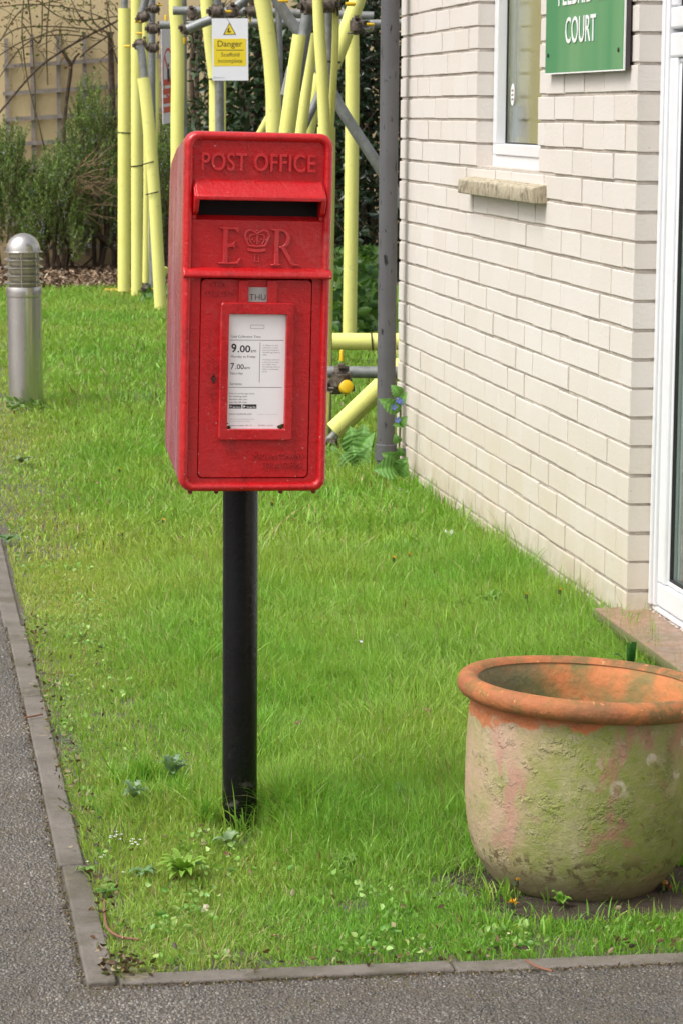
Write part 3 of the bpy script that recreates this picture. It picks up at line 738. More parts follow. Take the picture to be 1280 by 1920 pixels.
# bowl as a ring section, then the leg
L1 = []; L2 = []
for i in range(15):
    a = R(90 - 180*i/14); ro_, ri_ = (25, 23.5), (16, 17.5)
    L1.append((22 + ro_[0]*max(0,math.cos(a)), 64.5 + ro_[1]*math.sin(a))); L2.append((22 + ri_[0]*max(0,math.cos(a)), 64.5 + ri_[1]*math.sin(a)))
bowl = [(19.5,88)] + L1 + [(19.5,41),(19.5,47)] + L2[::-1] + [(19.5,82)]
poly_ext(b, [(ox + x_*k, oz-.002 + z_*k) for x_, z_ in bowl], fy, ed*.97)
poly_ext(b, [(ox + x_*k, oz-.002 + z_*k) for x_, z_ in [(24,43),(35,43),(58,5),(70,3),(70,0),(50,0)]], fy, ed*.94)
bx('royal_letter', b, M['redraised'], bevel=.0011)
# crown: arches, band, orb and the numeral
b = MB(); cxn = -.0015
yc = fy-.0012
def ct3(pts, r): b.tube([(cxn+x_*.001, yc, .437+z_*.001) for x_, z_ in pts], r, 8)
for sx in (-1, 1):
    ct3([(sx*15,24),(sx*20,34),(sx*23,43),(sx*20,50),(sx*13,53),(sx*6,50),(0,46)], .0026)
    ct3([(sx*9,26),(sx*13,33),(sx*14,41),(sx*9,45),(sx*3,44)], .0016)
    for q in range(4): b.lathe([(0,.0022),(.0019,.0010),(.0022,-.001)], 8, Matrix.Translation((cxn+sx*(.0045+.0042*q), yc, .437+.0285+.004*(q%2)+.003)) @ Matrix.Rotation(R(90),4,'X'))
ct3([(-16,24),(0,22.5),(16,24)], .0026); ct3([(-17,18),(0,16),(17,18)], .0020); ct3([(-17,15),(0,13),(17,15)], .0026)
ct3([(0,27),(0,45)], .0022); ct3([(0,58),(0,62)], .0016); ct3([(-2.6,60),(2.6,60)], .0014)
b.lathe([(0,.003),(.0025,.0018),(.0036,-.001)], 12, Matrix.Translation((cxn, yc, .437+.052)) @ Matrix.Rotation(R(90),4,'X'))
for sx in (-1,1): ct3([(sx*3.6,-5),(sx*3.6,7)], .0013); 
ct3([(-6,8),(6,8)], .0012); ct3([(-6,-6),(6,-6)], .0012)
bx('crown', b, M['redraised'], smooth=True)
b = MB()
M['rbolt'] = simple('rusty_red_bolt', (.16,.02,.02), .6)
for x_ in (-.118, -.068, .055, .118): b = MB(); b.lathe([(0,-.008),(.004,-.006),(.005,.002)], 8, Matrix.Translation((x_,.012,.002))); bx('bolt_end', b, M['rbolt'])
# raindrops along the bottom and face
M['drop'] = simple('water_drop', (.8,.8,.8), .05, 0, Transmission_Weight=.9)
b = MB()
for _ in range(170):
    x_, z_ = random.uniform(-.12,.12), random.uniform(.03,.64)
    y_ = fy-.0002 if z_ > .43 else (dfc if abs(x_) > .075 and z_ < .39 else None)
    if y_ is None or .50 < z_ < .59: continue
    r_ = random.uniform(.0004,.0011)
    b.lathe([(0,r_*.8),(r_*.7,r_*.55),(r_,0)], 7, Matrix.Translation((x_,y_,z_)) @ Matrix.Rotation(R(90),4,'X'))
tag(bx('raindrops', b, M['drop'], smooth=True), kind='stuff')

# ================================================================== POT
pc = Vector((.4290, 4.935, 0))
t = NT('algae_covered_terracotta')
z = t.sepz(); gx = t.sepz('X')
gx = t.math('ADD', t.math('ADD', gx, .5), t.math('MULTIPLY', t.math('SUBTRACT', t.noise(8, 5, .6), .5), .30)); big = t.noise(7, 4, .6, (1,1,.7)); fine = t.noise(60, 6, .75); mid = t.noise(17, 5, .7)
cream = (.50, .43, .26); olive = (.25, .29, .06); pink = (.44, .19, .155); terr = (.50, .17, .065); grey = (.33,.27,.18)
c = t.mix(t.ramp(big, [(.33, 0.0), (.49, 1.0)]), cream, olive)
c = t.mix(t.ramp(fine, [(.40, 0.0), (.62, .65)]), c, (.36,.33,.17))
pk = t.ramp(t.noise(10, 5, .65, (1.2,1.2,.6), .4), [(.56, 0.0), (.63, .8)])
c = t.mix(pk, c, pink)
left = t.ramp(gx, [(.33, 1.0), (.44, 0.0)])       # the drier, pinker side of the pot
c = t.mix(t.math('MULTIPLY', left, t.ramp(t.noise(6,4,.6), [(.3, 0.0), (.6, .9)])), c, (.52,.34,.25))
c = t.mix(t.math('MULTIPLY', t.ramp(gx, [(.50, 0.0), (.68, .8)]), t.ramp(mid, [(.35, .3), (.7, 1.0)])), c, (.12,.15,.035))
c = t.mix(t.ramp(t.noise(40, 5, .7), [(.64, 0.0), (.68, .8)]), c, (.42,.32,.24))
c = t.mix(t.ramp(t.noise(23, 4, .6), [(.68, 0.0), (.71, .8)]), c, (.16,.11,.035))
# dark crusty band low down, and stained foot
band = t.math('MULTIPLY', t.ramp(z, [(.015, 0.0), (.05, 1.0), (.075, 1.0), (.10, 0.0)]), t.ramp(t.noise(38, 5, .7), [(.52, 0.0), (.58, .85)]))
c = t.mix(band, c, (.11,.08,.03))
c = t.mix(t.math('MULTIPLY', t.ramp(z, [(.03, .8), (.07, 0.0)]), .9), c, (.27,.20,.13))
# clean terracotta collar below the rim where it flaked
zz = t.math('ADD', z, t.math('MULTIPLY', t.noise(14, 3), .10))
zz2 = t.math('ADD', zz, t.math('MULTIPLY', gx, -.22))
c = t.mix(t.ramp(zz2, [(.283, 0.0), (.286, 1.0)]), c, terr)
# white lichen rings
vr = t.n('ShaderNodeTexVoronoi'); vr.inputs['Scale'].default_value = 17; t.l(t.coord(), vr.inputs[0])
ring = t.ramp(vr.outputs['Distance'], [(.20, 0.0), (.24, 1.0), (.30, 1.0), (.34, 0.0)])
ring = t.math('MULTIPLY', ring, t.ramp(gx, [(.53, 0.0), (.57, 1.0)])); ring = t.math('MULTIPLY', ring, t.ramp(z, [(.2,0.0),(.235,1.0)]))
ring = t.math('MULTIPLY', ring, t.ramp(t.noise(20,3), [(.46,0.0),(.52,.9)]))
c = t.mix(ring, c, (.56,.50,.38))
t.set(Base_Color=c, Roughness=.8)
crust = t.ramp(t.noise(30, 6, .72, (1,1,1.4), .5), [(.57,0.0),(.60,1.0)])
t.set(Base_Color=t.mix(t.math('MULTIPLY', crust, .22), c, (.50,.42,.31)))
nb = t.bump(t.noise(45, 6, .75), .006, .8); nb = t.bump(crust, .0013, .7, nb); t.bump(t.ramp(mid, [(.55,0.0),(.62,1.0)]), .0025, .8, nb); M['pot'] = t.m
t = NT('terracotta_rim')
c = t.mix(t.ramp(t.noise(9, 5, .65), [(.42, 0.0), (.6, .9)]), (.46, .155, .05), (.31, .105, .045))
c = t.mix(t.ramp(t.noise(28, 6, .75), [(.50, 0.0), (.60, .8)]), c, (.20, .13, .035))
up = t.n('ShaderNodeNewGeometry'); sx_ = t.n('ShaderNodeSeparateXYZ'); t.l(up.outputs['Normal'], sx_.inputs[0])
c = t.mix(t.math('MULTIPLY', t.ramp(t.noise(16,5,.7), [(.4,0.0),(.55,.9)]), t.ramp(t.math('ADD', t.sepz('X'), .5), [(.4,.1),(.6,.9)])), c, (.13,.10,.035))
c = t.mix(t.ramp(t.noise(75, 5, .7), [(.62, 0.0), (.66, .9)]), c, (.70, .30, .12))
t.set(Base_Color=c, Roughness=.72); t.bump(t.noise(70, 5, .75), .004, .8); M['rim'] = t.m
t = NT('pot_inside')
c = t.mix(t.ramp(t.noise(7, 4, .6), [(.40, 0.0), (.58, 1.0)]), (.55, .20, .07), (.16, .17, .055))
c = t.mix(t.ramp(t.math('ADD', t.math('ADD', t.sepz('X'), .5), t.math('MULTIPLY', t.math('SUBTRACT', t.noise(9,4,.6), .5), .25)), [(.36,.9),(.47,0.0)]), c, (.15,.155,.085))
c = t.mix(t.ramp(t.noise(30, 5, .7), [(.55, 0.0), (.65, .8)]), c, (.26,.19,.07))
t.set(Base_Color=c, Roughness=.75); t.bump(t.noise(60, 4), .003); M['potin'] = t.m
pot = thing('terracotta_pot', pc, 'large weathered terracotta pot with mossy sides and orange rolled rim on the grass', 'plant pot', rot=(R(-.6), R(3.0), R(0)))
wob = lambda a, z: 1 + .006*math.sin(2*a+1) + .004*math.sin(5*a+z*20)
b = MB(); prof = [(.120,-.005),(.140,-.003),(.152,.006),(.163,.020),(.172,.033),(.182,.047),(.191,.066),(.198,.090),(.204,.120),(.208,.155),(.210,.20),(.2110,.25),(.2105,.29),(.2095,.325),(.2105,.342)]
b.lathe(prof, 96, None, True, False, wob); b.build('bowl', M['pot'], pot, smooth=True, angle=80)
b = MB(); prof = []
for i in range(17):
    a = R(-140 + 290*i/16); prof.append((.2165 + .0200*math.cos(a), .3600 + .0200*math.sin(a)))
b.lathe(prof, 96, None, wob=wob); b.build('rim', M['rim'], pot, smooth=True, angle=80)
b = MB(); b.lathe([(.204,.374),(.198,.362),(.190,.33),(.187,.20),(.186,.17)], 96, None, wob=wob); b.build('inside_wall', M['potin'], pot, smooth=True)
b = MB(); b.lathe([(.186,.262),(.14,.268),(.07,.258),(0,.262)], 48, None, wob=lambda a,z: 1); b.build('soil', M['bare'], pot, smooth=True)
for i in range(9):
    b = MB(); a_ = random.uniform(0, 6.28); r_ = random.uniform(.02,.16); x_, y_ = r_*math.cos(a_), r_*math.sin(a_)
    b.tube([(x_,y_,.262),(x_+random.uniform(-.02,.02),y_+random.uniform(-.02,.02),.285+random.random()*.02),(x_+random.uniform(-.03,.03),y_+random.uniform(-.03,.03),.29+random.random()*.035)],[.002,.0018,.001],5)
    b.build('dead_stem', M['twig'], pot)
# bare soil around its foot
b = MB(); n_ = 60; ring_ = []
for j in range(n_):
    a_ = 2*math.pi*j/n_; rr = .235 + .05*math.cos(a_+.9) + .02*math.sin(3*a_) + .012*math.sin(7*a_)
    ring_.append((pc.x + rr*math.cos(a_)*1.06, pc.y + rr*math.sin(a_)*.93 - .008, .001))
b.add(ring_ + [(pc.x, pc.y, .012)], [(j, (j+1)%n_, n_) for j in range(n_)]); tag(b.build('bare_earth', M['bare']), kind='structure')

# ================================================================== BOLLARD LIGHT
t = NT('brushed_stainless')
c = t.mix(t.ramp(t.noise(9, 4, .6, (1,1,.3)), [(.4,0.0),(.7,.6)]), (.66,.63,.59), (.48,.45,.41))
t.set(Base_Color=c, Metallic=.92, Roughness=t.ramp(t.noise(60, 4, .7, (1,1,.05)), [(.3,.17),(.7,.30)]))
t.bump(t.noise(140, 3, .6, (1,1,.03)), .0004, .6); M['steel2'] = t.m
M['lens'] = simple('cream_lens', (.52,.47,.34), .35, .08, 30)
bb = dpt(50, 767, 13.08); bb.z = 0
bol = thing('bollard_light', bb, 'stainless steel bollard light with domed cap standing in the lawn at the left', 'bollard light', rot=(R(.5), R(-.6), 0))
b = MB(); b.lathe([(.0815,-.05),(.0815,.525)], 56); b.build('post', M['steel2'], bol, smooth=True)
b = MB(); b.lathe([(.0815,.5255),(.084,.5275),(.0845,.533),(.0845,.568),(.083,.572),(.06,.573)], 56); b.build('collar', M['steel2'], bol, smooth=True)
b = MB(); b.lathe([(.066,.574),(.066,.735)], 40); b.build('lens', M['lens'], bol, smooth=True)
for z_ in (.595, .631, .667, .703):
    b = MB(); b.lathe([(.067,z_+.010),(.078,z_+.0065),(.0935,z_-.002),(.0935,z_-.0060),(.078,z_+.0005),(.067,z_+.003),(.067,z_+.010)], 56); b.build('louvre', M['steel2'], bol, smooth=True, angle=60)
for i in range(6):
    a_ = R(60*i + 92-3); b = MB(); b.tube([(.0755*math.cos(a_), .0755*math.sin(a_), .572),(.0755*math.cos(a_), .0755*math.sin(a_), .738)], .0028, 8); b.build('rod', M['steel2'], bol, smooth=True)
b = MB(); prof = [(.07,.733),(.0925,.7335),(.0925,.737),(.081,.740),(.0805,.745)] + [(.080*math.cos(R(q)), .745+.078*math.sin(R(q))) for q in range(6, 90, 6)] + [(0,.823)]
b.lathe(prof, 56); b.build('cap', M['steel2'], bol, smooth=True, angle=60)

# ================================================================== CREAM BUILDING AND TRELLIS
M['render'] = None
t = NT('cream_render')
c = t.mix(t.ramp(t.noise(1.3, 5, .6), [(.35,0.0),(.7,1.0)]), (.74,.59,.33), (.66,.52,.30))
zc = t.math('SUBTRACT', 1, t.math('MULTIPLY', t.sepz(), 2.2), True)
c = t.mix(t.math('MULTIPLY', zc, .6), c, (.27,.21,.13))
t.set(Base_Color=c, Roughness=.85); t.bump(t.noise(60,4), .004); M['render'] = t.m
CB0 = LAWN_L + 3.3
cw = thing('cream_house', K(CB0, .5), 'cream rendered house wall with trellis and shrubs in front at the back of the garden', 'house', rot=(0,0,math.atan2(e2.y, e2.x)))
b = MB(); b.box((-9,0,-.1),(9,.25,5.2)); b.box((-9,.2505,-.1),(-8.7,7,5.2)); b.box((8.7,.2505,-.1),(9,7,5.2)); b.build('wall', M['render'], cw)
b = MB(); b.add([(-9.1,-.1,5.21),(9.1,-.1,5.21),(9.4,3.6,7.4),(-9.4,3.6,7.4),(9.4,7.4,5.15),(-9.4,7.4,5.15)], [(0,1,2,3),(3,2,4,5),(0,3,5),(1,4,2),(0,5,4,1)]); b.build('roof', simple('slate_roof', (.10,.09,.09), .7), cw)
def wpt(x, y, off=.05):
    """photo pixel -> point on the cream wall, off metres in front of it"""
    d = ray(x, y); q = K(CB0-off, 0); return O + d*((q-O).dot(e1)/d.dot(e1))
t = NT('weathered_grey_wood')
c = t.mix(t.ramp(t.noise(16,5,.7), [(.35,0.0),(.65,1.0)]), (.40,.35,.31), (.25,.21,.18))
t.set(Base_Color=c, Roughness=.85); M['oldwood'] = t.m
tr_ = thing('trellis', wpt(110, 400), 'weathered grey square trellis fixed to the cream wall', 'trellis')
def slat(p, q, wd, off):
    a = wpt(*p, off); c_ = wpt(*q, off); t_ = (c_-a).normalized(); n_ = -e1; s_ = t_.cross(n_).normalized()*wd/2
    b = MB(); vs = [a-s_, a+s_, c_+s_, c_-s_]; vs += [v + n_*.018 for v in vs]
    b.add([tuple(v) for v in vs], [(0,1,2,3),(7,6,5,4),(0,4,5,1),(1,5,6,2),(2,6,7,3),(3,7,4,0)])
    b.build('slat', M['oldwood'], tr_, world=True)
for x0_, y0_ in ((12,72),(60,64),(109,64),(158,60),(206,80),(305,62)): slat((x0_, y0_), (x0_+7, 480), .036, .02)
for y0_ in (125, 176, 225, 272, 322, 372, 420, 466): slat((6, y0_), (345, y0_-22 if y0_ < 330 else y0_-8), .036, .04)

# ================================================================== SCAFFOLD
t = NT('galvanised_tube')
c = t.mix(t.ramp(t.noise(25,5,.7), [(.35,0.0),(.65,1.0)]), (.30,.31,.31), (.19,.20,.19))
c = t.mix(t.ramp(t.noise(9,4,.6), [(.55,0.0),(.7,.6)]), c, (.17,.15,.10))
t.set(Base_Color=c, Metallic=.35, Roughness=.5); M['galv'] = t.m
t = NT('yellow_green_foam')
c = t.mix(t.ramp(t.noise(3,4), [(.4,0.0),(.7,1.0)]), (.82,.80,.25), (.76,.74,.21))
c = t.mix(t.ramp(t.noise(26,5,.7), [(.60,0.0),(.74,.5)]), c, (.42,.42,.14))
t.set(Base_Color=c, Roughness=.75, Subsurface_Weight=.0); t.bump(t.noise(90,4), .001); M['foam'] = t.m
M['coupler'] = simple('rusty_coupler', (.14,.11,.085), .6, .4, 60, metal=.3, bump=.002)
M['yellowcap'] = simple('yellow_plastic', (.80,.50,.01), .4, .05)
M['tie'] = simple('black_cable_tie', (.012,.012,.012), .5)
SC0 = Vector((-.4, 16, 0))
scaf = thing('scaffold', SC0, 'scaffold of grey tubes wrapped in yellow foam sleeves behind the post box', 'scaffold')
def spline(pts, n=10):
    if len(pts) < 3: return pts
    out = []
    P_ = [pts[0]] + list(pts) + [pts[-1]]
    for i in range(1, len(P_)-2):
        p0, p1, p2, p3 = P_[i-1:i+3]
        for j in range(n):
            t_ = j/n; out.append(.5*((2*p1) + (p2-p0)*t_ + (2*p0-5*p1+4*p2-p3)*t_*t_ + (-p0+3*p1-3*p2+p3)*t_**3))
    out.append(pts[-1]); return out
def to3(pts, Y): return [dpt(p[0], p[1], p[2] if len(p) > 2 else Y) for p in pts]
def tube_(name, pts, dpx, Y, mat, parent, smooth_curve=True, n=18):
    P3 = spline(to3(pts, Y)); b = MB(); b.tube(P3, dpx/2/FPX*Y, n); return b.build(name, mat, parent, world=True, smooth=True)
def ties(par, items, Y):
    for (x, y, dpx, tilt) in items:
        c_ = dpt(x, y, Y); r_ = dpx/2/FPX*Y*1.02; b = MB()
        Mx = Matrix.Translation(c_) @ Matrix.Rotation(R(tilt), 4, 'Y')
        b.lathe([(r_, -.004),(r_+.0025,-.004),(r_+.0025,.004),(r_,.004)], 20, Mx)
        b.build('cable_tie', M['tie'], par, world=True, smooth=False)
def pole_(tube, tw, foam, fw, Y, tie=(), slit=None, name='tube'):
    """a scaffold tube with an optional foam sleeve (pixels of the photo at depth Y)"""
    o = tube_(name, tube, tw, Y, M['galv'], scaf)
    if foam: 
        f_ = tube_('foam_sleeve', foam, fw, Y, M['foam'], o)
    if tie: ties(o, tie, Y)
    return o
G21 = 548
# left bay
pole_([(234,-60),(233,545)], 13, [(234,16),(233.5,280),(233,546)], 23.5, 21.3, [(234,249,24,4)])
pole_([(257,-60),(257,556)], 13, [(256.5,-60),(257,560)], 21, 21.0, [(257,311,22,-6)])
pole_([(274,-60),(274,545)], 9, [(272,-60),(273,120),(276,300),(274,530)], 13, 21.6)
pole_([(285,-60),(285.5,200),(287,550)], 13.5, None, 0, 20.6)
tube_('foam_strip', [(283,60),(291,130),(294,180),(289,300),(284,430),(288,540)], 12, 21.1, M['foam'], scaf)
pole_([(262,85),(272,160),(301,612)], 14.5, [(269,146),(276,200),(289,350),(302,584)], 23, 19.6, [(281,305,26,-16),(287,362,26,-14)])
pole_([(290,545),(270,570)], 12, [(309,500),(292,541)], 19, 20.8)
# middle bay
pole_([(344,-60),(346,640)], 13, [(330,-60),(331,20),(334,60),(335,150),(334,260),(335,640)], 27, 18.2)
pole_([(403,-60),(412,150),(412,660)], 17, [(386,-60),(389,10),(397,90),(404,146)], 25, 17.2)
tube_('foam_sleeve', [(406,150),(407,400),(407,680)], 27, 17.25, M['foam'], scaf)
tube_('foam_sleeve', [(420,152),(419,400),(418,670)], 9, 17.6, M['foam'], scaf)
pole_([(521,-60),(524,150),(525,690)], 13, [(476,-70),(488,-20),(502,60),(511,140),(514,250),(514,690)], 30, 15.8)
pole_([(590,-60),(572,60),(538,260),(480,640),(450,800)], 23, [(564,66),(553,140),(540,235),(505,480),(480,640),(455,800)], 30, 12.2)
tube_('foam_sleeve', [(585,62),(580,120),(566,235),(545,400)], 21, 12.9, M['foam'], scaf)
pole_([(613,-60),(616,140),(610,850)], 22, [(612,238),(610,420),(601,860)], 34, 11.6, [(616,116,42,2)])
tube_('foam_strip', [(595,-60),(599,60),(604,140),(609,260)], 22, 11.45, M['foam'], scaf)
tube_('foam_strip', [(630,-60),(629,60),(626,140),(618,262)], 13, 11.5, M['foam'], scaf)
pole_([(700,-60),(648,70),(560,260)], 15, [(690,-60),(670,0),(640,82),(622,125)], 30, 14.3)
tube_('foam_sleeve', [(610,120),(594,165),(575,260),(560,330)], 25, 14.6, M['foam'], scaf)
pole_([(660,40),(659,300),(655,636)], 14, [(658,46),(660,110),(659,300),(655,628)], 26, 16.4)
pole_([(470,-110),(520,0),(575,85),(640,205),(705,305),(790,440)], 21, None, 0, 13.2, name='brace')
tube_('foam_sleeve', [(510,210),(482,262),(470,300)], 14, 17.8, M['foam'], scaf)
# ledgers near the top
pole_([(300,47),(420,44),(560,42),(760,46)], 15, None, 0, 18.6, name='ledger')
pole_([(325,20),(470,22),(700,30)], 16, None, 0, 17.9, name='ledger')
pole_([(352,55),(375,45),(430,22),(470,-10)], 18, None, 0, 17.0, name='brace')
pole_([(266,28),(275,-10),(285,-70)], 15, None, 0, 20.0, name='brace')
pole_([(590,52),(700,44),(780,42)], 14, None, 0, 15.9, name='ledger')
# open tube end facing the camera
b = MB(); q = dpt(686, 46, 13.6); b.tube([q, q + Vector((.02, .5, 0))], .024, 20, False)
b.lathe([(.0185,0),(.0242,0)], 20, Matrix.Translation(q + Vector((0,-.001,0))) @ Matrix.Rotation(R(90),4,'X')); b.lathe([(.0183,0),(0,0)], 20, Matrix.Translation(q + Vector((0,.03,0))) @ Matrix.Rotation(R(90),4,'X')); b.cur = 0
o_ = b.build('ledger', M['galv'], scaf, world=True, smooth=True)
# low rails by the house corner
pole_([(560,640),(790,640)], 14, [(585,640.5),(794,640.5)], 32, 15.4, [(697,640.5,33,84)], name='ledger')
pole_([(540,697),(800,699)], 23, None, 0, 11.3, name='ledger')
pole_([(606,838),(770,668)], 17, [(627,808),(690,748),(757,684)], 38, 11.5, name='brace')
b = MB(); b.tube([dpt(636,812,11.44),dpt(700,752,11.44),dpt(745,708,11.44)], .0016, 6); b.build('sleeve_seam', simple('dark_seam', (.16,.15,.05), .8), scaf, world=True)
tube_('foam_sleeve', [(744,655),(741,690),(735,760)], 18, 15.9, M['foam'], scaf)
pole_([(622,826),(612,850),(608,880)], 12, None, 0, 12.0)
def coupler(x, y, Y, s=1.0, ang_=0, caps=((0,.05,'z'),)):
    c_ = dpt(x, y, Y); b = MB(); Mx = Matrix.Translation(c_) @ Matrix.Rotation(R(ang_), 4, 'Y') @ Matrix.Scale(s*1.2, 4)
    b.lathe([(.026,-.026),(.034,-.026),(.036,-.010),(.034,.0),(.036,.010),(.034,.026),(.026,.026)], 16, Mx)
    b.lathe([(.026,-.022),(.033,-.022),(.033,.022),(.026,.022)], 16, Mx @ Matrix.Translation((.012,-.045,.0)) @ Matrix.Rotation(R(90),4,'Y'))
    b.box((-.045,-.048,-.012),(-.028,-.01,.012), Mx); b.box((.028,-.05,-.014),(.052,-.012,.010), Mx)
    b.box((-.02,-.060,-.034),(.02,-.040,-.022), Mx); b.box((-.018,-.064,.020),(.022,-.040,.036), Mx)
    b.tube([tuple(Mx @ Vector((.043,-.03,-.045))), tuple(Mx @ Vector((.043,-.03,.045)))], .006*s, 8)
    b.lathe([(0,.052),(.010,.050),(.0115,.036),(0,.036)], 6, Mx @ Matrix.Translation((.043,-.03,-.004)))
    o = b.build('coupler', M['coupler'], scaf, world=True, bevel=.002)
    for (dx, dz, ax) in caps:
        b = MB()
        v = Mx @ Vector((dx, -.035, dz)); d = {'z': Vector((0,0,1)), 'x': Vector((1,0,0)), '-x': Vector((-1,0,0)), '-z': Vector((0,0,-1)), 'y': Vector((0,-1,0))}[ax]
        b.tube([v, v + d*.040*s, v + d*.047*s], [.0095*s, .0085*s, .004*s], 12); b.build('bolt_cap', M['yellowcap'], o, world=True, smooth=True)
coupler(268, 33, 20.0, .95, -20, ((-.05,-.01,'x'),)); coupler(288, 17, 20.2, .8, 0, ((.03,.03,'x'),))
coupler(262, 84, 19.7, .9, -10, ((-.06,0,'-x'),)); coupler(286, 90, 20.2, .85, 0, ((.06,0,'x'),))
coupler(286, 54, 20.3, .95, 0, ((-.06,-.03,'-x'),)); coupler(306, 54, 19.8, .95, 0, ((.02,.045,'z'),))
coupler(350, 54, 17.6, .9, 10, ((.0,-.05,'-z'),)); coupler(361, 24, 17.6, .8, 80, ()); coupler(404, 22, 16.8, .95, 0, ((.05,0,'x'),)); coupler(437, 20, 16.9, .9, 90, ())
coupler(470, 22, 16.9, .8, 0, ((0,-.03,'-z'),)); coupler(580, 12, 11.7, .9, 0, ((-.08,.02,'-x'),)); coupler(612, 8, 11.5, .9, 0, ((.07,0,'x'),)); coupler(668, 46, 13.5, .8, 90, ((0,.05,'x'),))
coupler(640, 704, 11.1, .95, 90, ((-.055,.0,'z'),)); coupler(628, 722, 11.2, .8, 0, ())
b = MB(); q = dpt(648, 728, 10.98); b.lathe([(0,.03),(.020,.03),(.0265,.026),(.0275,.0),(0,.0)], 24, Matrix.Translation(q + Vector((0,.02,0))) @ Matrix.Rotation(R(72),4,'X') @ Matrix.Rotation(R(10),4,'Y')); b.build('end_cap', M['yellowcap'], scaf, world=True, smooth=True, angle=40)
coupler(297, 597, 19.5, .8, 0, ((-.05,0,'-x'),)); coupler(273, 541, 20.6, .6, 0, ((.05,0,'x'),)); coupler(620, 830, 11.4, .5, 0, ())
# foam block under the left pole
q = gpt(220, 549); b = MB(); b.box((q.x-.105,q.y-.09,.0),(q.x+.15,q.y+.12,.014)); b.box((q.x-.10,q.y-.085,.0145),(q.x+.13,q.y+.12,.028)); b.build('base_pad', simple('amber_pad', (.66,.42,.06), .7, .25, 20), scaf, world=True, bevel=.006)

# signs hung on the scaffold
Yd = 16.55; k_ = Yd/FPX
ds = thing('danger_sign', dpt(432.5, 151, Yd), 'white and yellow Danger Scaffold incomplete sign hung on the scaffold', 'sign', rot=(0, R(-.6), 0))
W2, H2 = 33.3*k_, 113.5*k_
b = MB(); b.box((-W2,0,0),(W2,.003,H2)); b.build('board', simple('sign_card', (.84,.84,.90), .4, .01), ds)
sxx = lambda px: (px-670)/12.8*k_; szz = lambda py: (1680-py)/12.8*k_
YEL = simple('warning_yellow', (.86,.66,.03), .4, .03)
b = MB(); b.box((sxx(280),-.001,szz(1340)),(sxx(1048),-.0002,szz(700))); b.add([(sxx(540),-.0014,szz(597)),(sxx(785),-.0014,szz(593)),(sxx(660),-.0014,szz(355))],[(0,1,2)]); b.build('yellow_panel', YEL, ds)
b = MB(); T_ = [(505,612),(815,608),(662,320)]; b.add([(sxx(x),-.001,szz(y)) for x,y in T_],[(0,1,2)])
put_text(b, 'Danger', sxx(668), szz(885), 137/12.8*k_, 585/12.8*k_, None, .0004, .004, -.0011, 'C')
put_text(b, 'Scaffold', sxx(672), szz(1118), 92/12.8*k_, 430/12.8*k_, None, .0004, .0, -.0011, 'C')
put_text(b, 'incomplete', sxx(672), szz(1262), 92/12.8*k_, 570/12.8*k_, None, .0004, .0, -.0011, 'C')
b.box((sxx(340),-.0016,szz(975)),(sxx(990),-.0011,szz(960)))
for (x,y,ww,hh) in ((635,500,30,70),(615,540,35,18),(655,548,60,16),(640,450,18,22),(680,530,40,14)): b.box((sxx(x-ww/2),-.0022,szz(y+hh/2)),(sxx(x+ww/2),-.0015,szz(y-hh/2)))
b.build('lettering', simple('dark_sign_ink', (.07,.055,.02), .5), ds)
b = MB(); put_text(b, 'ROUNDS', sxx(330), szz(1625), 22/12.8*k_, 200/12.8*k_, None, .0003, 0, -.0003); b.tube([(sxx(280),-.001,szz(1635)),(sxx(285),-.001,szz(1600)),(sxx(318),-.001,szz(1590))], .0011, 5); b.build('maker_mark', simple('teal_ink', (.12,.25,.27), .5), ds)
b = MB(); b.tube([(sxx(660),-.002,szz(320)),(sxx(600),.0,szz(240)),(sxx(560),.01,szz(60)),(sxx(540),.05,szz(-60))], .0012, 5); b.build('hanging_wire', M['tie'], ds)
# prohibition sign seen nearly edge-on
Ye = 19.3; ke = Ye/FPX
ps = thing('prohibition_sign', dpt(318, 231, Ye), 'narrow white sign with red ring and red blocks seen almost edge-on between the foam poles', 'sign', rot=(0, R(-3.2), R(75)))
hw = .132; hh_ = 174*ke
b = MB(); b.box((-hw,0,0),(hw,.004,hh_)); b.build('board', simple('sign_card_white', (.80,.78,.84), .4, .02), ps)
b = MB(); cz = hh_*.53
L = [[((r_*math.cos(a_)), -.001, cz + r_*1.0*math.sin(a_)*1.45) for a_ in np.linspace(0, 2*math.pi, 40, endpoint=False)] for r_ in (.105,.118)]
b.loops(L); b.add([(-.08,-.0012,cz+.105),(-.065,-.0012,cz+.12),(.08,-.0012,cz-.105),(.065,-.0012,cz-.12)],[(0,1,2,3)])
for i in range(4): b.box((-.115,-.0018,.075+i*.062),(.115,-.0008,.115+i*.062))
b.build('red_marks', simple('sign_red', (.72,.07,.05), .4), ps)
b = MB(); b.box((-.025,-.0022,cz-.06),(.02,-.0014,cz+.03)); b.box((-.012,-.0022,cz+.04),(.012,-.0014,cz+.065)); b.build('figure', M['ink'], ps)
# small white tag behind the slanting sleeve
tgp = dpt(531, 178, 12.6)
tgo = thing('paper_tag', tgp, 'small white tag hanging behind the slanted foam sleeve', 'tag', rot=(0,R(14),R(20)))
b = MB(); b.box((-.012,0,0),(.022,.002,.13)); o_ = b.build('tag_card', simple('tag_white', (.8,.8,.84), .5), tgo)

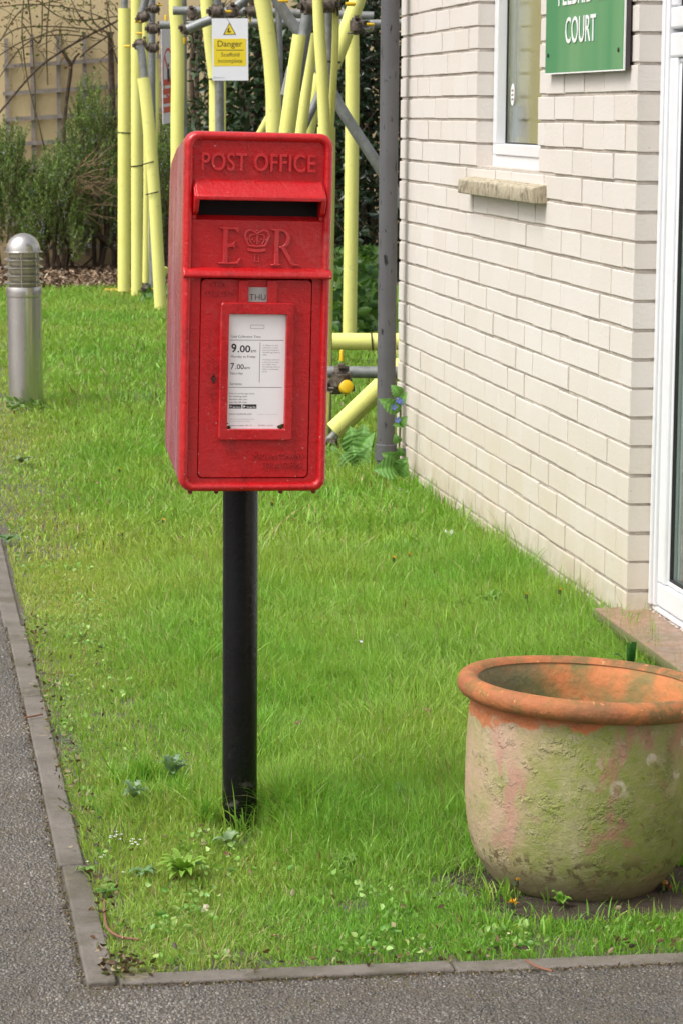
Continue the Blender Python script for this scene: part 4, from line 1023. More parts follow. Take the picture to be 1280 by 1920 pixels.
# ================================================================== PLANTS
def leaves(n, ctr, size, asp, up=.4, droop=.3, cols=None, seed=0, outward=None, fold=.25):
    """n leaves (folded, pointed) -> V,Q,T,col ; ctr (n,3)"""
    g = np.random.default_rng(seed)
    d = g.normal(0, 1, (n,3)); 
    if outward is not None: d = d*.8 + outward
    d[:,2] = d[:,2]*.6 + up - droop
    d /= np.linalg.norm(d, axis=1)[:,None]
    r = g.normal(0,1,(n,3)); r[:,2] *= .35; s = np.cross(d, r); s /= np.linalg.norm(s,axis=1)[:,None]+1e-9
    nrm = np.cross(s, d)
    L = size*g.uniform(.6,1.25,n)[:,None]; Wd = L*asp
    p0 = ctr; p1 = ctr + d*L*.33 - nrm*fold*Wd*.2; p2 = ctr + d*L*.7 - nrm*L*.04; p3 = ctr + d*L - nrm*L*.12
    V = np.stack([p0, p1, p2, p3, p1 + s*Wd*.5 + nrm*fold*Wd, p1 - s*Wd*.5 + nrm*fold*Wd, p2 + s*Wd*.36 + nrm*fold*Wd*.7 , p2 - s*Wd*.36 + nrm*fold*Wd*.7], 1)
    b0 = np.arange(n)*8
    Q = np.concatenate([np.stack([b0+1,b0+4,b0+6,b0+2],1), np.stack([b0+1,b0+2,b0+7,b0+5],1)])
    T = np.concatenate([np.stack([b0,b0+4,b0+1],1), np.stack([b0,b0+1,b0+5],1), np.stack([b0+2,b0+6,b0+3],1), np.stack([b0+2,b0+3,b0+7],1)])
    pal = np.array(cols); c = pal[g.integers(0,len(pal),n)] * g.uniform(.75,1.25,(n,1))
    return V.reshape(-1,3), Q, T, np.repeat(c, 8, 0)
def merge(parts):
    V = []; Q = []; T = []; Cc = []; o = 0
    for v,q,t_,c in parts:
        V.append(v); Q.append(np.asarray(q).reshape(-1,4)+o); T.append(np.asarray(t_).reshape(-1,3)+o); Cc.append(c); o += len(v)
    return np.concatenate(V), np.concatenate(Q), np.concatenate(T), np.concatenate(Cc)

# rosemary: upright sprigs covered in needles, with pale blue flowers
def rosemary(name, x0, x1, ytop, ybase, off, nspr, seed, label, group=None):
    g = np.random.default_rng(seed); rs = random.Random(seed)
    base = wpt((x0+x1)/2, ybase, off); base.z = 0
    top = wpt((x0+x1)/2, ytop, off).z; hw_ = (wpt(x1, 400, off) - wpt(x0, 400, off)).length/2
    th_ = thing(name, base, label, 'shrub', group)
    stems = MB(); P = []; D_ = []; FL = []
    for i in range(int(nspr*2.3)):
        u = rs.uniform(-1, 1); vv = rs.uniform(-1, 1); 
        hmax = top*(1 - .55*abs(u)**2.2)*rs.uniform(.72, 1.05)
        zs = (.14 + .66*rs.random()**.8)*hmax if rs.random() < .75 else hmax*.8
        start = Vector((u*hw_*.95, vv*.32, zs)); ln = min(rs.uniform(.18,.42), max(.1, hmax-zs))
        d0 = Vector((u*.45+rs.gauss(0,.22), vv*.3+rs.gauss(0,.2) - .15, 1)).normalized()
        p = start; pts = [tuple(p)]; dd = d0
        for s_ in range(5):
            dd = (dd + Vector((rs.gauss(0,.10), rs.gauss(0,.10), .10))).normalized(); p = p + dd*ln/5; pts.append(tuple(p))
        if rs.random() < .45: stems.tube(pts, [.004,.0035,.003,.0025,.002,.0012], 4, False)
        pa = np.array(pts); nn_ = int(ln*210)
        tt = g.random(nn_)*(len(pts)-1.001); k = tt.astype(int); f = (tt-k)[:,None]
        P.append(pa[k]*(1-f)+pa[k+1]*f); D_.append(np.repeat(np.array(dd)[None,:], nn_, 0))
        if rs.random() < .5:
            m_ = int(ln*rs.choice((10,25,60))); tt = g.random(m_)*(len(pts)-1.001)*.8; k = tt.astype(int); f = (tt-k)[:,None]
            FL.append(pa[k]*(1-f)+pa[k+1]*f + g.normal(0,.012,(m_,3)))
    # trunk and limbs
    tk = MB()
    for i in range(4):
        u = rs.uniform(-.7,.7); a = Vector((u*.12, rs.uniform(-.05,.05), -.02)); pts = [a]
        for s_ in range(5): pts.append(pts[-1] + Vector((u*hw_*.22 + rs.gauss(0,.035), rs.gauss(0,.03), top*.15)))
        tk.tube(pts, [.022,.018,.014,.011,.008,.005], 7)
    tk.build('trunk', M['bark'], th_, smooth=True)
    if stems.v: stems.build('stem', M['twig'], th_)
    P = np.concatenate(P); D_ = np.concatenate(D_); n = len(P)
    d = g.normal(0,1,(n,3)); d -= D_*(d*D_).sum(1)[:,None]; d /= np.linalg.norm(d,axis=1)[:,None]; d = d*.75 + D_*.7; 
    L_ = g.uniform(.018,.034,n)[:,None]; s = np.cross(d, g.normal(0,1,(n,3))); s /= np.linalg.norm(s,axis=1)[:,None]; s *= .0027
    V = np.stack([P - s, P + s, P + d*L_*.6 + s*1.1, P + d*L_, P + d*L_*.6 - s*1.1], 1).reshape(-1,3); b0 = np.arange(n)*5
    Q = np.stack([b0,b0+1,b0+2,b0+4],1); T = np.stack([b0+4,b0+2,b0+3],1)
    pal = 1.1*np.array([(.16,.25,.06),(.20,.32,.075),(.12,.19,.06),(.26,.38,.10),(.22,.25,.12)])
    z = P[:,2]; c = pal[g.integers(0,5,n)]*g.uniform(.7,1.25,(n,1))
    npmesh('foliage', V, Q, T, np.repeat(c,5,0), M['needle'], th_)
    if FL:
        F_ = np.concatenate(FL); n = len(F_); s = g.normal(0,1,(n,3)); s /= np.linalg.norm(s,axis=1)[:,None]; u_ = np.cross(s, g.normal(0,1,(n,3))); u_ /= np.linalg.norm(u_,axis=1)[:,None]
        r_ = g.uniform(.004,.0075,n)[:,None]; V = np.stack([F_-s*r_, F_-u_*r_*.7, F_+s*r_, F_+u_*r_*.7],1).reshape(-1,3); Q = np.arange(n*4).reshape(n,4)
        cc = np.array([(.42,.46,.72),(.50,.52,.74),(.35,.40,.66)])[g.integers(0,3,n)]
        npmesh('flowers', V, Q, np.zeros((0,3)), np.repeat(cc,4,0), M['petal'], th_)
    return th_
GRP = 'rosemary shrubs along the cream wall'
rosemary('rosemary_bush', -60, 78, 222, 522, .75, 270, 1, 'dark rosemary bush behind the steel bollard light', GRP)
rosemary('rosemary_bush', 60, 150, 270, 520, .95, 190, 2, 'low rosemary bush just right of the bollard light', GRP)
rosemary('rosemary_bush', 120, 232, 128, 505, .45, 230, 3, 'tall rosemary bush beside the leftmost foam pole with brown branches below', GRP)
rosemary('rosemary_bush', 286, 372, 165, 520, .50, 200, 4, 'rosemary bush seen between the foam poles left of the post box', GRP)
# brown bare branches in the gap right of the rosemary
bt = thing('bare_shrub', wpt(185, 505, .7), 'tangle of thin bare brown branches with a thick bent trunk beside the foam poles', 'shrub')
b = MB()
b.tube(spline([wpt(232,522,.6), wpt(226,480,.6), wpt(205,455,.55), wpt(178,438,.5), wpt(160,425,.5)]), .030, 9)
b.tube(spline([wpt(135,515,.6), wpt(137,470,.6), wpt(143,420,.6), wpt(140,380,.5)]), .018, 8)
b.tube(spline([wpt(122,515,.5), wpt(130,470,.5), wpt(118,440,.5)]), .012, 8)
b.tube(spline([wpt(140,510,.5), wpt(175,480,.5), wpt(172,440,.5), wpt(150,420,.5)]), .009, 8)
b.build('trunk', M['bark'], bt, world=True, smooth=True)
b = MB(); rs = random.Random(5)
for i in range(46):
    x0_, y0_ = rs.uniform(120,180), rs.uniform(300,400); ang_ = R(rs.uniform(-60,40)); ln = rs.uniform(30,90)
    pts = [wpt(x0_, y0_, 1.0)]; x_, y_ = x0_, y0_
    for s_ in range(5): x_ += math.cos(ang_)*ln/5; y_ += math.sin(ang_)*ln/5; ang_ += rs.gauss(0,.16); pts.append(wpt(x_, y_, 1.0+.05*s_))
    b.tube(pts, [.0045,.004,.0035,.003,.002,.0012], 4, False)
b.build('branch', simple('tan_twig', (.27,.18,.10), .8, .3), bt, world=True)

# climbing rose: arching bare stems on the cream wall
rose = thing('climbing_rose', wpt(213, 500, .25), 'climbing rose with long bare arching stems across the cream wall', 'climber')
b = MB(); rs = random.Random(9)
b.tube(spline([wpt(214,520,.25), wpt(216,400,.22), wpt(212,200,.22), wpt(207,60,.22)]), .024, 8)
b.tube(spline([wpt(118,300,.2), wpt(124,200,.2), wpt(133,130,.2), wpt(125,108,.2), wpt(118,95,.2)]), .017, 8)
b.tube(spline([wpt(133,128,.2), wpt(142,108,.2), wpt(150,100,.2)]), .010, 8)
b.tube(spline([wpt(-20,235,.3), wpt(60,140,.3), wpt(110,100,.3), wpt(170,65,.3), wpt(240,30,.3)]), .010, 7)
b.tube(spline([wpt(150,108,.3), wpt(170,90,.3), wpt(215,60,.3)]), .008, 7)
b.build('trunk', M['bark'], rose, world=True, smooth=True)
b = MB()
arcs = [[(-20,15),(60,8),(130,15),(190,32),(225,60)],[(-20,95),(20,60),(60,50),(140,52),(215,62)],[(0,78),(40,20),(90,5),(160,-10)],[(-10,110),(50,75),(120,65),(180,72)],
        [(45,0),(42,60),(52,150),(75,240),(86,290)],[(52,-10),(60,60),(66,160),(66,230)],[(80,0),(75,80),(40,40)],[(95,-10),(88,70),(90,160)],[(-10,160),(40,90),(100,58),(150,60)],
        [(170,-10),(175,40),(200,62),(222,120)],[(130,-10),(150,30),(180,60),(205,70)],[(200,-10),(205,40),(215,90)],[(60,-10),(110,30),(160,38),(222,30)]]
for a_ in arcs: b.tube(spline([wpt(x_, y_, .28+rs.uniform(-.06,.08)) for x_, y_ in a_]), .0062, 6, False)
for i in range(72):
    x_, y_ = rs.uniform(-10,225), rs.uniform(-10,110); a_ = rs.uniform(-3.1,3.1); ln = rs.uniform(20,70); pts = [wpt(x_,y_,.3)]
    for s_ in range(5): x_ += math.cos(a_)*ln/5; y_ += math.sin(a_)*ln/5; a_ += rs.gauss(0,.35); pts.append(wpt(x_,y_,.3+rs.uniform(-.05,.05)))
    b.tube(pts, rs.uniform(.002,.0042), 4, False)
b.build('stem', simple('rose_stem', (.15,.12,.055), .7, .35, 4), rose, world=True)
n = 200; g = np.random.default_rng(3)
ctr = np.array([tuple(wpt(x_, y_, .35) - rose.location) for x_, y_ in zip(g.uniform(0,225,n), np.abs(g.normal(0,55,n)))])
v = leaves(n, ctr, .035, .6, cols=[(.11,.16,.035),(.16,.20,.05),(.20,.10,.05)], seed=4); npmesh('leaves', *v, M['leaf'], rose)

# dark evergreen shrubs behind the scaffold
def evergreen(x0, x1, y0, y1, off, n, size, seed, label, twigs=40, cols=((.030,.058,.026),(.04,.08,.033),(.055,.10,.045),(.08,.12,.06)), depth=1.0, density=None, asp=.42):
    g = np.random.default_rng(seed); rs = random.Random(seed)
    base = wpt((x0+x1)/2, 505, off+.3); base.z = 0
    th_ = thing('evergreen_shrub', base, label, 'shrub', 'evergreen shrubs behind the scaffold')
    xs = g.uniform(x0, x1, n); ys = g.uniform(y0, y1, n); dd = off + g.random(n)**1.3*depth
    # ragged outline: thin out where noise is low
    nz = vnoise(xs, ys, 42, seed)*.65 + vnoise(xs, ys, 15, seed+1)*.35
    edge = np.minimum(np.minimum((xs-x0)/22, (x1-xs)/22), 1)
    keep = nz + edge*.25 > (.42 if density is None else density)
    xs, ys, dd = xs[keep], ys[keep], dd[keep]
    ctr = np.array([tuple(wpt(a, b_, c_) - base) for a, b_, c_ in zip(xs, ys, dd)]); ok = ctr[:,2] > .03; ctr = ctr[ok]
    v = leaves(len(ctr), ctr, size, asp, up=.1, droop=.35, cols=cols, seed=seed, outward=np.array([[-.3,-.6,0]]))
    npmesh('foliage', *v, M['gloss_leaf'], th_)
    b = MB()
    for i in range(twigs):
        x_, y_ = rs.uniform(x0,x1), rs.uniform(y0+20,y1+60); a_ = rs.uniform(-2.6,-.5); ln = rs.uniform(50,120); q_ = off+rs.uniform(.1,depth); pts = [wpt(x_,y_,q_)]
        for s_ in range(5): x_ += math.cos(a_)*ln/5; y_ += math.sin(a_)*ln/5; a_ += rs.gauss(0,.25); pts.append(wpt(x_,y_,q_))
        b.tube(pts, [.009,.008,.007,.006,.004,.002], 5, False)
    cxx = (x0+x1)/2
    for k in range(4):
        xx = cxx + (k-1.5)*(x1-x0)*.16; b.tube(spline([wpt(xx,520,off+.5), wpt(xx+rs.uniform(-8,8),350,off+.5), wpt(xx+rs.uniform(-20,20),120,off+.4), wpt(xx+rs.uniform(-25,25),-20,off+.4)]), .022, 7)
    b.build('trunk', M['bark'], th_, world=True, smooth=True)
    return th_
evergreen(352, 418, 45, 300, .7, 620, .085, 21, 'sparse evergreen shrub with long stalks left of the danger sign', 26, density=.50)
evergreen(425, 560, 30, 420, 1.0, 2400, .115, 22, 'dark glossy evergreen shrub right of the danger sign', 46)
evergreen(545, 690, -30, 560, 1.6, 4200, .10, 23, 'dark evergreen shrub behind the slanting foam sleeves', 40, density=.34)
evergreen(640, 790, -30, 600, 1.9, 6500, .08, 24, 'dark evergreen shrub between the foam pole and the drainpipe', 50, density=.36, cols=((.012,.026,.014),(.018,.036,.016),(.026,.05,.02)))
# leafy green weeds at the foot of the dark shrub
def weed_patch(name, x0, x1, y0, y1, Yr, n, size, cols, seed, label, cat='plant', asp=.55, up=.5, group=None):
    g = np.random.default_rng(seed); c0 = dpt((x0+x1)/2, y1, (Yr[0]+Yr[1])/2); c0.z = 0
    th_ = thing(name, c0, label, cat, group)
    P_ = []
    for _ in range(n):
        q = dpt(g.uniform(x0,x1), g.uniform(y0,y1), g.uniform(*Yr)); q.z = max(q.z, .02); P_.append(tuple(q-c0))
    npmesh('leaves', *leaves(n, np.array(P_), size, asp, up=up, droop=.1, cols=cols, seed=seed), M['leaf'], th_)
    b = MB(); rs = random.Random(seed)
    for _ in range(12):
        q = Vector(P_[rs.randrange(n)]); b.tube([(q.x*.7, q.y*.8, -.01), (q.x*.9, q.y, q.z*.6), tuple(q)], [.004,.003,.002], 5)
    b.build('stem', M['twiggreen'], th_)
    return th_
weed_patch('nettle_clump', 628, 708, 470, 640, (17.0,19.5), 620, .10, ((.045,.105,.03),(.07,.16,.035),(.10,.20,.04)), 31, 'leafy green undergrowth behind the low foam rail')
weed_patch('leafy_weed', 268, 310, 548, 590, (20.3,21.2), 60, .09, ((.08,.19,.03),(.10,.22,.04)), 32, 'broad-leaved weed at the foot of the left foam poles')
weed_patch('leafy_weed', 12, 88, 752, 770, (12.75,13.0), 60, .035, ((.16,.28,.05),(.12,.24,.04)), 33, 'small weeds round the base of the steel bollard light', up=.6)

# green alkanet: big veined leaves by the drainpipe
t = NT('alkanet_leaf'); c = t.attr()
c = t.mix(t.ramp(t.noise(90, 3, .6), [(.45, 0.0), (.6, .35)]), c, (.20,.33,.12))
t.set(Base_Color=c, Roughness=.45, Specular_IOR_Level=.3)
tlx = t.n('ShaderNodeBsdfTranslucent'); t.l(c, tlx.inputs[0]); mx = t.n('ShaderNodeMixShader'); mx.inputs[0].default_value = .25
t.l(t.b.outputs[0], mx.inputs[1]); t.l(tlx.outputs[0], mx.inputs[2]); t.l(mx.outputs[0], t.t.nodes['Material Output'].inputs[0]); t.bump(t.noise(160,3), .002); M['alk'] = t.m
def big_leaf(mb_, base, tip, wd, nrm, arch=.15):
    base = Vector(base); tip = Vector(tip); d = tip-base; L_ = d.length; d.normalize(); s = d.cross(Vector(nrm)).normalized(); n_ = s.cross(d).normalized()
    rows = 24; L = []; side = random.uniform(-.10,.10)
    for i in range(rows+1):
        u = i/rows; w_ = wd*1.15*(math.sin(math.pi*u**.85))**.9*.5*(1-.25*u) if 0 < u < 1 else .0004
        c_ = base + d*(u*L_) + s*(side*L_*math.sin(math.pi*u)) + n_*(arch*L_*math.sin(math.pi*u) - .10*L_*u*u)
        L.append([tuple(c_ + s*(w_*q) + n_*(abs(q)*w_*.35 - .06*w_*math.cos(u*40+abs(q)*3))) for q in (-1,-.75,-.5,-.25,0,.25,.5,.75,1)])
    mb_.loops(L, None, False)
def alkanet(base, lv, label, stem=None, flowers=()):
    th_ = thing('alkanet_plant', base, label, 'plant', 'alkanet plants by the drainpipe')
    for (b0, t0, w_, nr) in lv:
        b = MB(); big_leaf(b, b0, t0, w_, nr); o = b.build('leaf', M['alk'], th_, world=True, smooth=True, angle=80)
        g_ = random.uniform(.85,1.15); at = o.data.color_attributes.new('Col','FLOAT_COLOR','POINT')
        i_ = np.arange(len(o.data.vertices)); col_, row_ = i_ % 9, i_ // 9; f_ = np.where(col_ == 4, 1.7, np.where((row_ + np.abs(col_-4)) % 4 == 0, 1.45, 1.0))*g_
        at.data.foreach_set('color', np.stack([.11*f_, .25*f_, .045*f_, np.ones(len(i_))], 1).astype(np.float32).ravel())
    if stem:
        b = MB(); b.tube(spline([Vector(q) for q in stem]), .004, 7); b.build('stem', M['twiggreen'], th_, world=True, smooth=True)
    for q in flowers:
        b = MB()
        for i in range(5):
            a_ = i*1.257; b.add([tuple(q), tuple(q+Vector((.010*math.cos(a_-.4),-.003,.010*math.sin(a_-.4)))), tuple(q+Vector((.013*math.cos(a_),-.003,.013*math.sin(a_)))), tuple(q+Vector((.010*math.cos(a_+.4),-.003,.010*math.sin(a_+.4))))], [(0,1,2,3)])
        o = b.build('flower', simple('blue_petal', (.16,.18,.62), .6), th_, world=True)
FR = (-.25,-.9,.35)
D_ = lambda x, y, Y: dpt(x, y, YC + (Y-YC)*.22)
YC = 10.15
alkanet(gpt(745,892), [(D_(744,880,10.15), D_(700,880,10.0), .085, FR),(D_(748,885,10.2),D_(762,858,10.1),.06,FR),(D_(745,868,10.2),D_(715,850,10.1),.05,FR),(D_(752,855,10.2),D_(748,838,10.1),.035,FR),(D_(748,892,10.1),D_(764,868,10.05),.06,(.2,-.9,.3)),
    (D_(748,772,10.15),D_(710,748,10.05),.055,FR),(D_(750,745,10.15),D_(733,722,10.1),.045,FR),(D_(752,800,10.15),D_(762,780,10.1),.04,FR),(D_(750,798,10.15),D_(737,797,10.0),.04,FR),(D_(753,760,10.15),D_(762,735,10.1),.03,FR),(D_(752,765,10.1),D_(735,758,10.05),.03,FR),(D_(748,830,10.15),D_(739,815,10.1),.035,FR)],
    'tall alkanet plant with small blue flowers between drainpipe and brick wall', [D_(745,895,10.2),D_(748,830,10.2),D_(750,770,10.15),D_(750,735,10.15)], [D_(746,750,10.0),D_(738,763,10.0),D_(745,787,10.0),D_(751,753,10.02)])
YC = 10.7
alkanet(gpt(678,905), [(D_(668,880,10.7),D_(629,872,10.6),.085,FR),(D_(672,885,10.7),D_(688,840,10.5),.085,FR),(D_(665,875,10.9),D_(660,835,10.9),.10,FR),(D_(675,870,11.0),D_(700,810,11.0),.09,FR),(D_(675,890,10.5),D_(650,893,10.3),.07,FR),(D_(680,890,10.6),D_(699,872,10.5),.07,FR),(D_(668,880,10.6),D_(640,850,10.6),.08,FR),(D_(672,890,10.4),D_(676,865,10.2),.06,FR),(D_(684,850,11.2),D_(681,795,11.2),.09,FR),(D_(672,850,11.4),D_(655,800,11.4),.10,FR)],
    'low clump of big veined alkanet leaves left of the drainpipe', None)
YC = 11.15
alkanet(gpt(628,890), [(D_(630,885,11.3),D_(612,850,11.2),.09,FR),(D_(628,888,11.1),D_(640,850,11.1),.08,FR),(D_(625,890,11.0),D_(606,895,10.9),.08,FR),(D_(632,880,11.4),D_(622,835,11.4),.09,FR)], 'alkanet leaves half hidden behind the lower edge of the post box', None)

# ================================================================== GRASS
def grass(name, n, a0, a1, wmul, kmul, seed, label, hmul=1.0):
    g = np.random.default_rng(seed)
    # sample along the strip, a = distance from the front kerb, b = from the left kerb
    a = a0 + (a1-a0)*g.random(n*3); b_ = g.uniform(-.012, 0, n*3)*0 + g.uniform(-.012, WALL_E2 + (2.4 if a1 > 6 else 0.05), n*3) if a0 < 6.2 else g.uniform(-.5, WALL_E2+2.6, n*3)
    x = A0.x + e1.x*a + e2.x*b_; y = A0.y + e1.y*a + e2.y*b_
    b_ = np.where(b_ < .3, b_ - .004*np.clip(a,0,8)*(1-b_/.3), b_); inside = (b_ > -.010*vnoise(a*1.0, b_*0, .06, 51)+.003-.004*np.clip(a,0,9)) | (a > 8)
    inside &= ~((a < 2.631+3.43) & (b_ > WALL_E2+.0))            # not under the house
    # keep what the camera (or one a step to the side) can see
    hx = np.abs(x - .0) < y*.131 + .45
    keep = inside & hx
    # thin spots
    dn = vnoise(x, y, .16, 3)*.5 + vnoise(x, y, .05, 4)*.5
    near_edge = np.minimum(a, b_)
    thin = (dn < .34) & (a < 2.5) & (g.random(n*3) < .7)
    thin |= (near_edge < .05) & (g.random(n*3) < .45)
    keep &= ~thin
    dp = np.hypot((x-pc.x)/1.05, (y-pc.y+.01)/.93); keep &= dp > .165
    keep &= ~((dp < .27) & (g.random(n*3) < .93) & ((y < pc.y+.10) & (x > pc.x-.12)))
    keep &= ~((dp < .22) & (g.random(n*3) < .75))
    keep &= np.hypot(x-pole_base.x, y-pole_base.y) > .033
    keep &= np.hypot(x-bb.x, y-bb.y) > .083
    x, y, a, b_ = x[keep][:n], y[keep][:n], a[keep][:n], b_[keep][:n]; n = len(x)
    # length: short along the kerbs and in front, long in the middle, by the pole and the wall
    big = vnoise(x, y, .55, 5); mid = vnoise(x, y, .18, 6)
    front = np.clip((a-.42)/.35, 0, 1); leftm = np.clip((b_-.16 - .1*(mid-.5))/.25, 0, 1)
    far = np.clip((a-4.5)/4, 0, 1)
    h = .020 + .042*front*leftm*(1-.45*far)*(.75+.35*mid)*(.85+.3*big)
    wl = np.clip(1-(WALL_E2-b_)/.35, 0, 1)*(a < 6.1)*(a > .4); h += .035*wl
    pl = np.exp(-((x-pole_base.x-.12)**2+(y-pole_base.y-.06)**2)/.010); h += .045*pl
    fr = np.exp(-((x-pole_base.x)**2/.004+(y-pole_base.y+.13)**2/.03)); h = h*(1-.82*fr) + .006*fr
    pl = np.exp(-((x-pole_base.x+.17)**2/.012+(y-pole_base.y-.13)**2/.012)); h += .03*pl
    h *= g.uniform(.40, 1.4, n)*hmul*(.80+.45*vnoise(x,y,.09,61)); lng = g.random(n) < .03; h = np.where(lng, h*1.45, h)
    w_ = g.uniform(.0013,.0030,n)*wmul*(1+.25*(y > 7)); w_ *= np.where(g.random(n) < .04, 1.8, 1)
    th = g.uniform(0, 2*np.pi, n) ; lean = np.abs(g.normal(.55,.36,n)) * (.8+.5*mid)
    comb = vnoise(x,y,.35,8)*6.28; dx = np.cos(th)*.9+np.cos(comb)*.25; dy = np.sin(th)*.9+np.sin(comb)*.25
    fx = g.uniform(0,2*np.pi,n); sx = np.cos(fx)*w_*.5; sy = np.sin(fx)*w_*.5
    base = np.stack([x,y,np.full(n,-.004)],1); S_ = np.stack([sx,sy,np.zeros(n)],1)
    def pt(u): 
        hor = lean*u**1.8*h; zz = h*(u - .28*np.minimum(lean,1.6)*u**2.4)
        return base + np.stack([dx*hor, dy*hor, zz],1)
    p1, p2, p3 = pt(.40), pt(.74), pt(1.0)
    V = np.stack([base-S_, base+S_, p1+S_*.95, p1-S_*.95, p2+S_*.65, p2-S_*.65, p3],1).reshape(-1,3)
    b0 = np.arange(n)*7
    Q = np.concatenate([np.stack([b0,b0+1,b0+2,b0+3],1), np.stack([b0+3,b0+2,b0+4,b0+5],1)]); T = np.stack([b0+5,b0+4,b0+6],1)
    # colour: fresh green, yellower in patches and along the edges, a few straw blades
    yel = np.clip(vnoise(x,y,.9,12)*.65+vnoise(x,y,.25,13)*.5-.25 + .35*(1-leftm), 0, 1)[:,None]
    c = np.array([.215,.435,.058])*(1-yel) + np.array([.39,.50,.105])*yel
    deep = np.clip(vnoise(x,y,.4,15)*1.5-.7,0,1)[:,None]*.30; c = c*(1-deep) + np.array([.13,.34,.05])*deep
    c = c*g.uniform(.72,1.38,(n,1))
    r_ = g.random(n); c = np.where((r_ < .04 + .08*(1-leftm))[:,None], np.array([.50,.42,.22]), c); c = np.where(((r_ > .965) & (r_ < .98))[:,None], np.array([.22,.09,.05]), c)
    o = npmesh(name, V, Q, T, np.repeat(c,7,0), M['grass']); tag(o, label, 'grass', kind='stuff'); return o
grass('grass', 130000, -.008, 1.35, .82, 1, 101, 'short clover-mixed grass between kerb and post box pole')
grass('grass', 180000, 1.35, 4.2, .80, 1, 102, 'long fresh green grass between post box and brick wall')
grass('grass', 95000, 4.2, 8.5, 1.5, 1, 103, 'green lawn behind the post box')
grass('grass', 110000, 8.5, LAWN_L-.0, 2.3, 1, 104, 'far mown lawn by the bollard light and flower bed', 1.15)

# ---- tufts of longer grass by the pole and wall
def tuft(x, y, n, h, spread, seed, col=(.12,.31,.03)):
    g = np.random.default_rng(seed); th = g.uniform(0,6.28,n); r = np.abs(g.normal(0,spread,n))
    return x + r*np.cos(th), y + r*np.sin(th), h*g.uniform(.5,1.2,n)
def blades(name, X, Y, H_, seed, wd, cols, label, cat):
    g = np.random.default_rng(seed); n = len(X); th = g.uniform(0,6.28,n); lean = np.abs(g.normal(.5,.35,n)); fx = g.uniform(0,6.28,n)
    w_ = wd*g.uniform(.7,1.4,n); S_ = np.stack([np.cos(fx)*w_/2,np.sin(fx)*w_/2,np.zeros(n)],1); base = np.stack([X,Y,np.full(n,-.003)],1)
    def pt(u): hor = lean*u**1.9*H_; return base + np.stack([np.cos(th)*hor,np.sin(th)*hor,H_*(u-.3*lean*u**2.5)],1)
    P_ = [pt(u) for u in (.25,.5,.75,1)]
    V = np.stack([base-S_,base+S_,P_[0]+S_,P_[0]-S_,P_[1]+S_*.9,P_[1]-S_*.9,P_[2]+S_*.6,P_[2]-S_*.6,P_[3]],1).reshape(-1,3); b0 = np.arange(n)*9
    Q = np.concatenate([np.stack([b0+2*i,b0+2*i+1,b0+2*i+2,b0+2*i+3] if i == 0 else [b0+2*i+1,b0+2*i,b0+2*i+2,b0+2*i+3],1) for i in range(4)][:1] + [np.stack([b0+3,b0+2,b0+4,b0+5],1), np.stack([b0+5,b0+4,b0+6,b0+7],1)])
    T = np.stack([b0+7,b0+6,b0+8],1); c = np.array(cols)[g.integers(0,len(cols),n)]*g.uniform(.8,1.2,(n,1))
    o = npmesh(name, V, Q, T, np.repeat(c,9,0), M['grass']); tag(o, label, cat, kind='stuff'); return o
XS, YS, HS = [], [], []
def addt(*a):
    x_, y_, h_ = tuft(*a); XS.append(x_); YS.append(y_); HS.append(h_)
addt(pole_base.x+.075, pole_base.y+.0, 160, .12, .03, 1); addt(pole_base.x-.065, pole_base.y+.01, 90, .10, .02, 2); addt(pole_base.x+.15, pole_base.y+.04, 420, .085, .06, 3)
addt(pole_base.x+.01, pole_base.y-.05, 14, .09, .030, 8); addt(pole_base.x-.02, pole_base.y-.055, 10, .11, .03, 9); addt(pole_base.x+.14, pole_base.y-.05, 200, .085, .045, 10)
addt(-.40, 5.62, 420, .085, .05, 4); addt(-.33, 5.48, 300, .07, .05, 5)
for i in range(26):
    q = K(2.55 - 0 + i*.15, WALL_E2 - .05 - .04*random.random()); addt(q.x, q.y, 45, .085, .04, 20+i)
for i in range(34):
    q = K(random.uniform(.7,3.6), random.uniform(.4,1.45)); addt(q.x, q.y, 50, random.uniform(.06,.10), .035, 60+i)
for i in range(22):
    q = K(random.uniform(.05,.8), random.uniform(.15,1.4)); addt(q.x, q.y, 22, .042, .025, 160+i)
addt(.62, 4.86, 30, .06, .05, 81); addt(.30, 4.80, 60, .05, .04, 82); addt(.50, 4.66, 60, .045, .05, 83); addt(.36, 4.62, 60, .04, .05, 84)
blades('tall_grass', np.concatenate(XS), np.concatenate(YS), np.concatenate(HS), 77, .0030, ((.19,.42,.045),(.25,.46,.06),(.15,.36,.045),(.34,.48,.09)), 'longer grass tufts round the pole foot and along the brick wall', 'grass')

# ---- clover and small broad leaves in the short turf
g = np.random.default_rng(55); n = 5200
a = g.random(n)**1.4*1.0 + .03; b_ = g.uniform(.02, 1.45, n); k2 = g.random(n) < .35
a = np.where(k2, g.uniform(.1,5,n), a); b_ = np.where(k2, .02+g.random(n)**1.5*.28, b_)
x = A0.x+e1.x*a+e2.x*b_; y = A0.y+e1.y*a+e2.y*b_
nz = vnoise(x,y,.11,31); kp = (nz > .52) & (np.hypot(x-pc.x,y-pc.y) > .30); x, y = x[kp], y[kp]; n = len(x)
ctr = np.stack([x,y,g.uniform(.006,.022,n)],1)
v = leaves(n, ctr, .0125, .75, up=.25, droop=0, cols=((.24,.44,.09),(.30,.48,.13),(.18,.38,.08),(.36,.50,.15)), seed=56)
tag(npmesh('clover', *v, M['leaf']), 'small clover and weed leaves in the short grass by the kerb', 'ground cover', kind='stuff')
